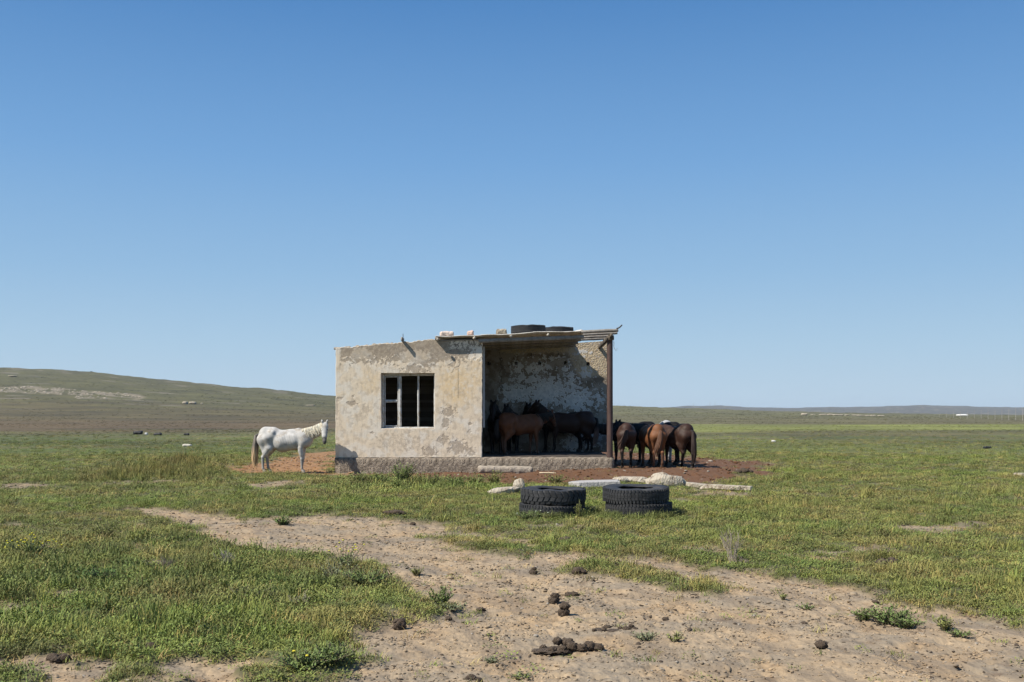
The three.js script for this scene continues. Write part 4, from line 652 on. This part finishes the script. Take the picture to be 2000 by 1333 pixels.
{
  const M = new THREE.Matrix4(), q = new THREE.Quaternion(), E = new THREE.Euler();
  const houseBox = (x, z) => x > xl - .1 && x < HX(1199) + .1 && z < -D0 + .1 && z > -DB - TH - .2;
  const TYR = [[.72, -17.5, .58], [2.17, -17.4, .6]];
  const emit = (k, x, y, z, s, sy, c) => { E.set(rr(-.15, .15), rr(0, 6.283), rr(-.15, .15)); KIND[k].m.push(...M.compose(V(x, y, z), q.setFromEuler(E), V(s, sy, s)).elements); KIND[k].c.push(...c); };
  const STRAW = alb(168, 150, 98), DEEP = alb(88, 108, 48);
  // bands of distance: how many per square metre, how large
  for (const [r0, r1, dens, sz] of [[4.6, 9, 480, .85], [9, 14, 360, .9], [14, 22, 190, 1.05], [22, 34, 80, 1.4], [34, 48, 30, 1.7], [48, 75, 9, 1.7], [75, 150, 2.5, 1.9]]) {
    const half = .60, N = Math.round(dens * half * (r1 * r1 - r0 * r0));
    for (let i = 0; i < N; i++) {
      const r = Math.sqrt(rr(r0 * r0, r1 * r1)), a = rr(-half, half), x = r * Math.sin(a), z = -r * Math.cos(a); if (houseBox(x, z)) continue;
      const f = info(x, z);
      const cover = clamp(1.04 - f.bare * 1.05), patch = fbm(x * 1.3 + 8, z * 1.3, 3), thick = ss(-.55, .15, patch + (r > 30 ? .3 : 0));
      if (rnd() > cover * (.35 + .65 * thick) * ss(150, 40, r) + .008) continue;
      if (TYR.some(([tx, tz, tr]) => Math.hypot(x - tx, z - tz) < tr)) continue;
      const y = landH(x, z) + microH(x, z, f), tall = ss(-.1, .5, fbm(x * .35 - 20, z * .35 + 60, 3)) * (1 - .8 * f.bare), t = rnd();
      const weedy = r > 20 && r < 48 ? ss(-3.5, 0, -Math.abs(x + 11.2 - (z + 32) * .22)) * ss(-44, -38, z) * ss(-24, -27, z) * (1 - f.bare) * ss(-.3, .2, patch) : 0;
      // thick growth: the left foreground and the strip before the plinth
      const lush = Math.max(ss(-1, -2.4, x + .0) * ss(-15, -12.5, z) * ss(-6.6, -8.2, z) * .8, ss(-2.6, -1.2, -Math.abs(x + 2.4)) * ss(-27.6, -26, z) * ss(-21, -23, z)) * (1 - f.bare);
      let k = t < .34 ? 0 : t < .46 + .3 * weedy ? 1 : t < .88 ? 2 : 3; if (k === 1 && tall < .15 && rnd() > lush + weedy) k = 0;
      const v = rr(.62, 1.45) * (1 + .35 * fbm(x * .7 + 12, z * .9 - 5, 3)), g = f.g; let c = k === 3 ? mix3(g, STRAW, .75) : k === 2 ? mix3(g, DEEP, .5) : mix3(g, DEEP, rr(0, .35)); if (weedy > .2) c = mix3(c, alb(118, 108, 58), .5 * weedy);
      c = [c[0] * v * rr(.9, 1.15) * 1.84, c[1] * v * 1.76, c[2] * v * rr(.85, 1.1) * 1.6];
      const s = sz * rr(.65, 1.25) * (1 + .2 * lush), sy = s * (rnd() < .06 ? rr(1.4, 2.1) : rr(.6, 1.2)) * (.75 + .4 * tall + .35 * lush + 1.3 * weedy) / Math.max(1, sz) ** .85;
      emit(k, x, y, z, s, sy, c);
    }
  }
  for (const [tx, tz, tr] of TYR) for (let i = 0; i < 260; i++) { const a = rr(0, 6.283), d = tr + rr(-.02, .2), x = tx + Math.cos(a) * d, z = tz + Math.sin(a) * d, f = info(x, z), v = rr(.9, 1.9), t = rnd(); emit(t < .5 ? 1 : 2, x, landH(x, z) + microH(x, z, f), z, rr(.7, 1.2), rr(.6, 1.5), f.g.map(c => c * v)); }
  for (const k of KIND) { const m = new THREE.InstancedMesh(k.g, std([1, 1, 1], .8), k.m.length / 16); m.instanceMatrix.array.set(k.m); m.instanceColor = new THREE.InstancedBufferAttribute(new Float32Array(k.c), 3); setting(k.n, k.l, m, 'stuff'); m.userData.category = 'grass'; }
  // clods and crumbs on bare ground
  const cg = [lump(1, 1.1, .6, 1, .45, 1.8, 1), lump(1, 1.5, .45, .8, .5, 2.4, 1)], store = [[[], []], [[], []]];
  for (const [r0, r1, dens, s0, s1] of [[4.6, 9, 1100, .003, .014], [9, 14, 520, .005, .018], [14, 24, 150, .008, .024], [24, 45, 26, .015, .045]]) {
    const N = Math.round(dens * .6 * (r1 * r1 - r0 * r0));
    for (let i = 0; i < N; i++) {
      const r = Math.sqrt(rr(r0 * r0, r1 * r1)), a = rr(-.6, .6), x = r * Math.sin(a), z = -r * Math.cos(a); if (houseBox(x, z)) continue; const f = info(x, z);
      if (rnd() > f.bare * (.25 + .75 * ss(-.3, .4, fbm(x * 1.1 + 44, z * 1.1, 3)))) continue;
      const b = rnd() < .5 ? 0 : 1, s = lerp(s0, s1, rnd() ** 2.5) * (rnd() < .02 ? 2 : 1), t = rnd(); E.set(rr(-.3, .3), rr(0, 6.28), rr(-.3, .3));
      store[b][0].push(...M.compose(V(x, landH(x, z) + microH(x, z, f) + s * .15, z), q.setFromEuler(E), V(s, s, s)).elements);
      const tone = rr(.75, 1.08), c = t < .14 ? [.06, .042, .028] : t < .95 ? f.c.map(v => v * tone) : [.27, .235, .19]; store[b][1].push(...c);
    }
  }
  store.forEach(([m, c], i) => { const o = new THREE.InstancedMesh(cg[i], std([1, 1, 1], 1), m.length / 16); o.instanceMatrix.array.set(m); o.instanceColor = new THREE.InstancedBufferAttribute(new Float32Array(c), 3); setting(i ? 'soil_flakes' : 'soil_clods', i ? 'flat flakes of dried soil on the track' : 'crumbs and clods of soil on the track', o, 'stuff'); o.userData.category = 'soil'; });
}
{ // low shrubs dotted over the far plain and hill
  const g = leafTuft(40, .5, .42, .17), pts = [], cs = [], M = new THREE.Matrix4(), q = new THREE.Quaternion();
  for (let i = 0; i < 26000; i++) {
    const r = 90 * (1500 / 90) ** rnd(), a = rr(-.58, .58), x = r * Math.sin(a), z = -r * Math.cos(a); if (fbm(x * .01, z * .02, 3) + rr(-.3, .3) < .02) continue;
    const s = rr(.4, 1.1) * clamp(r / 350, .45, 2.2), f = info(x, z), k = rr(.65, 1.25); pts.push(...M.compose(V(x, landH(x, z) - .02, z), q.setFromEuler(new THREE.Euler(0, rr(0, 6), 0)), V(s, s * .55, s)).elements); cs.push(f.g[0] * k, f.g[1] * k * 1.08, f.g[2] * k);
  }
  const m = new THREE.InstancedMesh(g, std([1, 1, 1], .9), pts.length / 16); m.instanceMatrix.array.set(pts); m.instanceColor = new THREE.InstancedBufferAttribute(new Float32Array(cs), 3); setting('steppe_shrubs', 'low scattered shrubs over the far plain and hill', m, 'stuff'); m.userData.category = 'shrubs';
}
// ---------------------------------------------------------------- single plants
function plant(label, name, px, py, { h, w, stems, leaves, size, col: c, wood = [.16, .14, .09], lean = .35, flowers = 0, fc }, group) {
  const [x, y, z] = put(px, py), p = thing(name, label, 'plant', group), st = [], pos = [], idx = [], q = new THREE.Quaternion(), v = V(0, 0, 0), fl = [];
  for (let i = 0; i < stems; i++) {
    const a = rr(0, 6.283), l = Math.sqrt(rnd()), H = h * rr(.55, 1) * (1 - .35 * l * l), ex = Math.cos(a) * l * w, ez = Math.sin(a) * l * w, k = [V(ex * .15, -.02, ez * .15), V(ex * .5, H * .45, ez * .5), V(ex + rr(-.03, .03), H, ez + rr(-.03, .03))];
    st.push(limb(k, [.005, .0035, .0015].map(r => r * Math.max(1, h * 2.2)), 4));
    for (let j = 0; j < leaves; j++) { const t = rr(.2, 1), b = t < .5 ? k[0].clone().lerp(k[1], t * 2) : k[1].clone().lerp(k[2], t * 2 - 1), s = size * rr(.6, 1.3) * (1.2 - .5 * t), o = pos.length / 3; q.setFromEuler(new THREE.Euler(rr(-1.1, .1), rr(0, 6.283), rr(-.4, .4), 'YXZ')); for (const [lx, lz] of [[0, 0], [-.26, .5], [.26, .5], [0, 1.25]]) { v.set(lx * s, 0, lz * s).applyQuaternion(q).add(b); pos.push(v.x, v.y, v.z); } idx.push(o, o + 2, o + 1, o + 1, o + 2, o + 3); }
    if (i < flowers) fl.push(lump(.012, 1, .6, 1, .3, 2, 1).translate(k[2].x, k[2].y, k[2].z));
  }
  part('stem', merge(st), std(wood), p); if (pos.length) part('foliage', faceUp(geoFrom(pos, idx)), std(c, .8), p); if (fl.length) part('blossom', merge(fl), std(fc), p);
  p.position.set(x, y, z); return shade(p);
}
const LEAF = [.13, .18, .045], YEL = [.20, .215, .055], GRYG = [.17, .19, .095];
plant('bushy green weed standing before the plinth', 'weed_bush', 786, 945, { h: .68, w: .42, stems: 70, leaves: 24, size: .055, col: [.18, .235, .055] });
plant('smaller green weed beside the bushy one', 'weed_bush', 822, 948, { h: .35, w: .3, stems: 34, leaves: 16, size: .05, col: YEL });
[[700, 943, .3, 'low green weed by the shaded corner of the plinth'], [742, 946, .36, 'leafy weed on the corner side of the bushy weed'], [856, 948, .34, 'green weed under the plain wall right of the window'], [893, 950, .28, 'spreading weed short of the step slab'], [928, 948, .32, 'weed touching the near end of the step slab']].forEach(([px, py, h, l], i) => plant(l, 'weed_bush', px, py, { h, w: .36, stems: 40, leaves: 16, size: .05, col: i % 2 ? [.16, .21, .05] : [.19, .215, .06] }));
plant('green weed at the end of the step slab', 'weed_bush', 966, 946, { h: .42, w: .34, stems: 34, leaves: 18, size: .05, col: YEL });
plant('feathery weed growing before the bay', 'weed_bush', 1085, 944, { h: .28, w: .4, stems: 40, leaves: 14, size: .045, col: YEL });
plant('yellowing upright weed against the stacked tyres', 'weed', 1132, 1014, { h: .36, w: .09, stems: 14, leaves: 22, size: .035, col: YEL });
plant('low creeping herb with pale flowers before the dusty tyre', 'creeping_herb', 1216, 1007, { h: .12, w: .32, stems: 40, leaves: 10, size: .03, col: LEAF, flowers: 22, fc: [.6, .62, .68] });
plant('green weed at the shadow side of the dusty tyre', 'weed', 1296, 1010, { h: .26, w: .12, stems: 18, leaves: 18, size: .035, col: LEAF });
plant('thin stalk growing in front of the scuffed tyre', 'weed', 1252, 1006, { h: .42, w: .05, stems: 5, leaves: 20, size: .025, col: GRYG });
plant('low herb in front of the diamond tread tyre', 'creeping_herb', 1055, 1013, { h: .14, w: .4, stems: 50, leaves: 10, size: .03, col: LEAF, flowers: 10, fc: [.5, .55, .4] });
plant('bright green weed on bare soil by the sward edge', 'weed', 862, 1180, { h: .22, w: .15, stems: 26, leaves: 16, size: .035, col: LEAF });
plant('trailing weed at the edge of the bare soil', 'creeping_herb', 880, 1190, { h: .08, w: .18, stems: 26, leaves: 10, size: .024, col: GRYG });
plant('lone grassy tuft on the track', 'grass_tuft', 814, 1116, { h: .11, w: .09, stems: 22, leaves: 8, size: .03, col: YEL });
plant('long green tussock on the track', 'tussock', 1735, 1210, { h: .17, w: .26, stems: 60, leaves: 14, size: .035, col: LEAF });
plant('green tussock joined to the long one', 'tussock', 1690, 1202, { h: .12, w: .14, stems: 34, leaves: 12, size: .03, col: LEAF });
plant('end tuft of the long tussock', 'tussock', 1772, 1218, { h: .12, w: .14, stems: 34, leaves: 12, size: .03, col: LEAF });
plant('olive tuft with a trailing side on the track', 'tussock', 1846, 1228, { h: .15, w: .10, stems: 30, leaves: 12, size: .03, col: YEL });
plant('dark low tuft trailing off the olive one', 'creeping_herb', 1876, 1240, { h: .05, w: .13, stems: 26, leaves: 10, size: .022, col: LEAF });
plant('tiny green tuft on grey soil', 'grass_tuft', 1575, 1184, { h: .06, w: .10, stems: 20, leaves: 8, size: .022, col: LEAF });
plant('small yellow-green sprig on grey soil', 'grass_tuft', 1530, 1168, { h: .09, w: .05, stems: 12, leaves: 10, size: .022, col: YEL });
plant('thin grey-green tuft near the crumbled dung', 'grass_tuft', 1262, 1240, { h: .07, w: .14, stems: 30, leaves: 8, size: .022, col: GRYG });
plant('sparse tuft beside the crumbled dung', 'grass_tuft', 1318, 1246, { h: .08, w: .10, stems: 22, leaves: 8, size: .024, col: YEL });
plant('small green tuft alone on tan soil', 'grass_tuft', 960, 1281, { h: .05, w: .07, stems: 22, leaves: 8, size: .02, col: GRYG });
plant('flat rosette on tan soil', 'grass_tuft', 1017, 1307, { h: .04, w: .09, stems: 20, leaves: 8, size: .02, col: GRYG });
plant('leafy tuft poking out at the track start', 'weed', 553, 1026, { h: .17, w: .22, stems: 40, leaves: 12, size: .04, col: LEAF });
plant('dense green cushion at the path foot', 'tussock', 640, 1300, { h: .16, w: .20, stems: 70, leaves: 16, size: .03, col: LEAF });
plant('green cushion next to the dense one', 'tussock', 590, 1310, { h: .14, w: .20, stems: 60, leaves: 14, size: .03, col: LEAF, flowers: 4, fc: [.6, .5, .04] });
plant('yellow flowering herb in the deep sward', 'flowering_herb', 60, 1090, { h: .28, w: .35, stems: 34, leaves: 14, size: .035, col: LEAF, flowers: 26, fc: [.55, .48, .03] });
plant('tall thin mustard stalks at the sward edge', 'flowering_herb', 672, 1112, { h: .34, w: .30, stems: 24, leaves: 12, size: .03, col: LEAF, flowers: 12, fc: [.55, .50, .05] });
plant('feathery dark herb standing above the sward', 'weed', 205, 1055, { h: .26, w: .22, stems: 34, leaves: 16, size: .035, col: YEL });
plant('dark leafy weed patch before the diamond tread tyre', 'weed', 1030, 1016, { h: .16, w: .22, stems: 36, leaves: 12, size: .032, col: LEAF });
plant('leafy weeds crowding the gap between the tyre stacks', 'weed', 1166, 1006, { h: .2, w: .22, stems: 34, leaves: 12, size: .034, col: YEL });
plant('low weeds at the foot of the dusty tyre', 'weed', 1275, 1010, { h: .14, w: .22, stems: 30, leaves: 12, size: .03, col: LEAF });
plant('broad dark weed clump in the deep sward', 'weed', 190, 1140, { h: .17, w: .26, stems: 50, leaves: 14, size: .04, col: [.085, .15, .03] });
plant('yellow-green herb clump in the lush sward', 'weed', 480, 1175, { h: .16, w: .3, stems: 46, leaves: 14, size: .032, col: YEL });
plant('leafy clump by the sward tip', 'weed', 720, 1150, { h: .2, w: .28, stems: 46, leaves: 14, size: .034, col: LEAF });
plant('tall pale stalks near the sward tip', 'weed', 655, 1135, { h: .3, w: .26, stems: 26, leaves: 12, size: .03, col: GRYG });
function twigs(label, px, py, h, w, n, c, lean = 0) {
  const [x, y, z] = put(px, py), s = []; const grow = (a, d, L, r, k) => { const b = a.clone().addScaledVector(d, L); s.push(limb([a, a.clone().lerp(b, .5).add(V(rr(-.02, .02), 0, rr(-.02, .02))), b], [r, r * .8, r * .55], 4)); if (k) for (let i = 0; i < 3; i++) grow(a.clone().lerp(b, rr(.4, 1)), d.clone().add(V(rr(-.6, .6), rr(-.1, .4), rr(-.6, .6))).normalize(), L * rr(.5, .8), r * .6, k - 1); };
  for (let i = 0; i < n; i++) grow(V(rr(-.03, .03), -.02, rr(-.03, .03)), V(rr(-w, w) + lean, 1, rr(-w, w)).normalize(), h * rr(.4, .6), .006, 2);
  const o = thing('dry_shrub', label, 'shrub', null, new THREE.Mesh(merge(s), std(c))); o.position.set(x, y, z); return shade(o);
}
twigs('bare upright grey shrub at the edge of the track', 1432, 1102, .40, .35, 9, [.26, .22, .17], -.1);
twigs('bare twigs lying low beside the upright shrub', 1452, 1106, .18, 1.4, 7, [.24, .19, .15]);
twigs('pale bare shrub standing in the deep sward', 446, 1112, .26, .5, 12, [.30, .27, .22]);
twigs('low dark tangle of dry twigs in the deep sward', 320, 1120, .22, 1.6, 12, [.15, .13, .10]);
twigs('dry pale twigs half sunk in the lush sward', 588, 1190, .16, 1.6, 9, [.32, .27, .21]);
renderer.render(scene, camera);
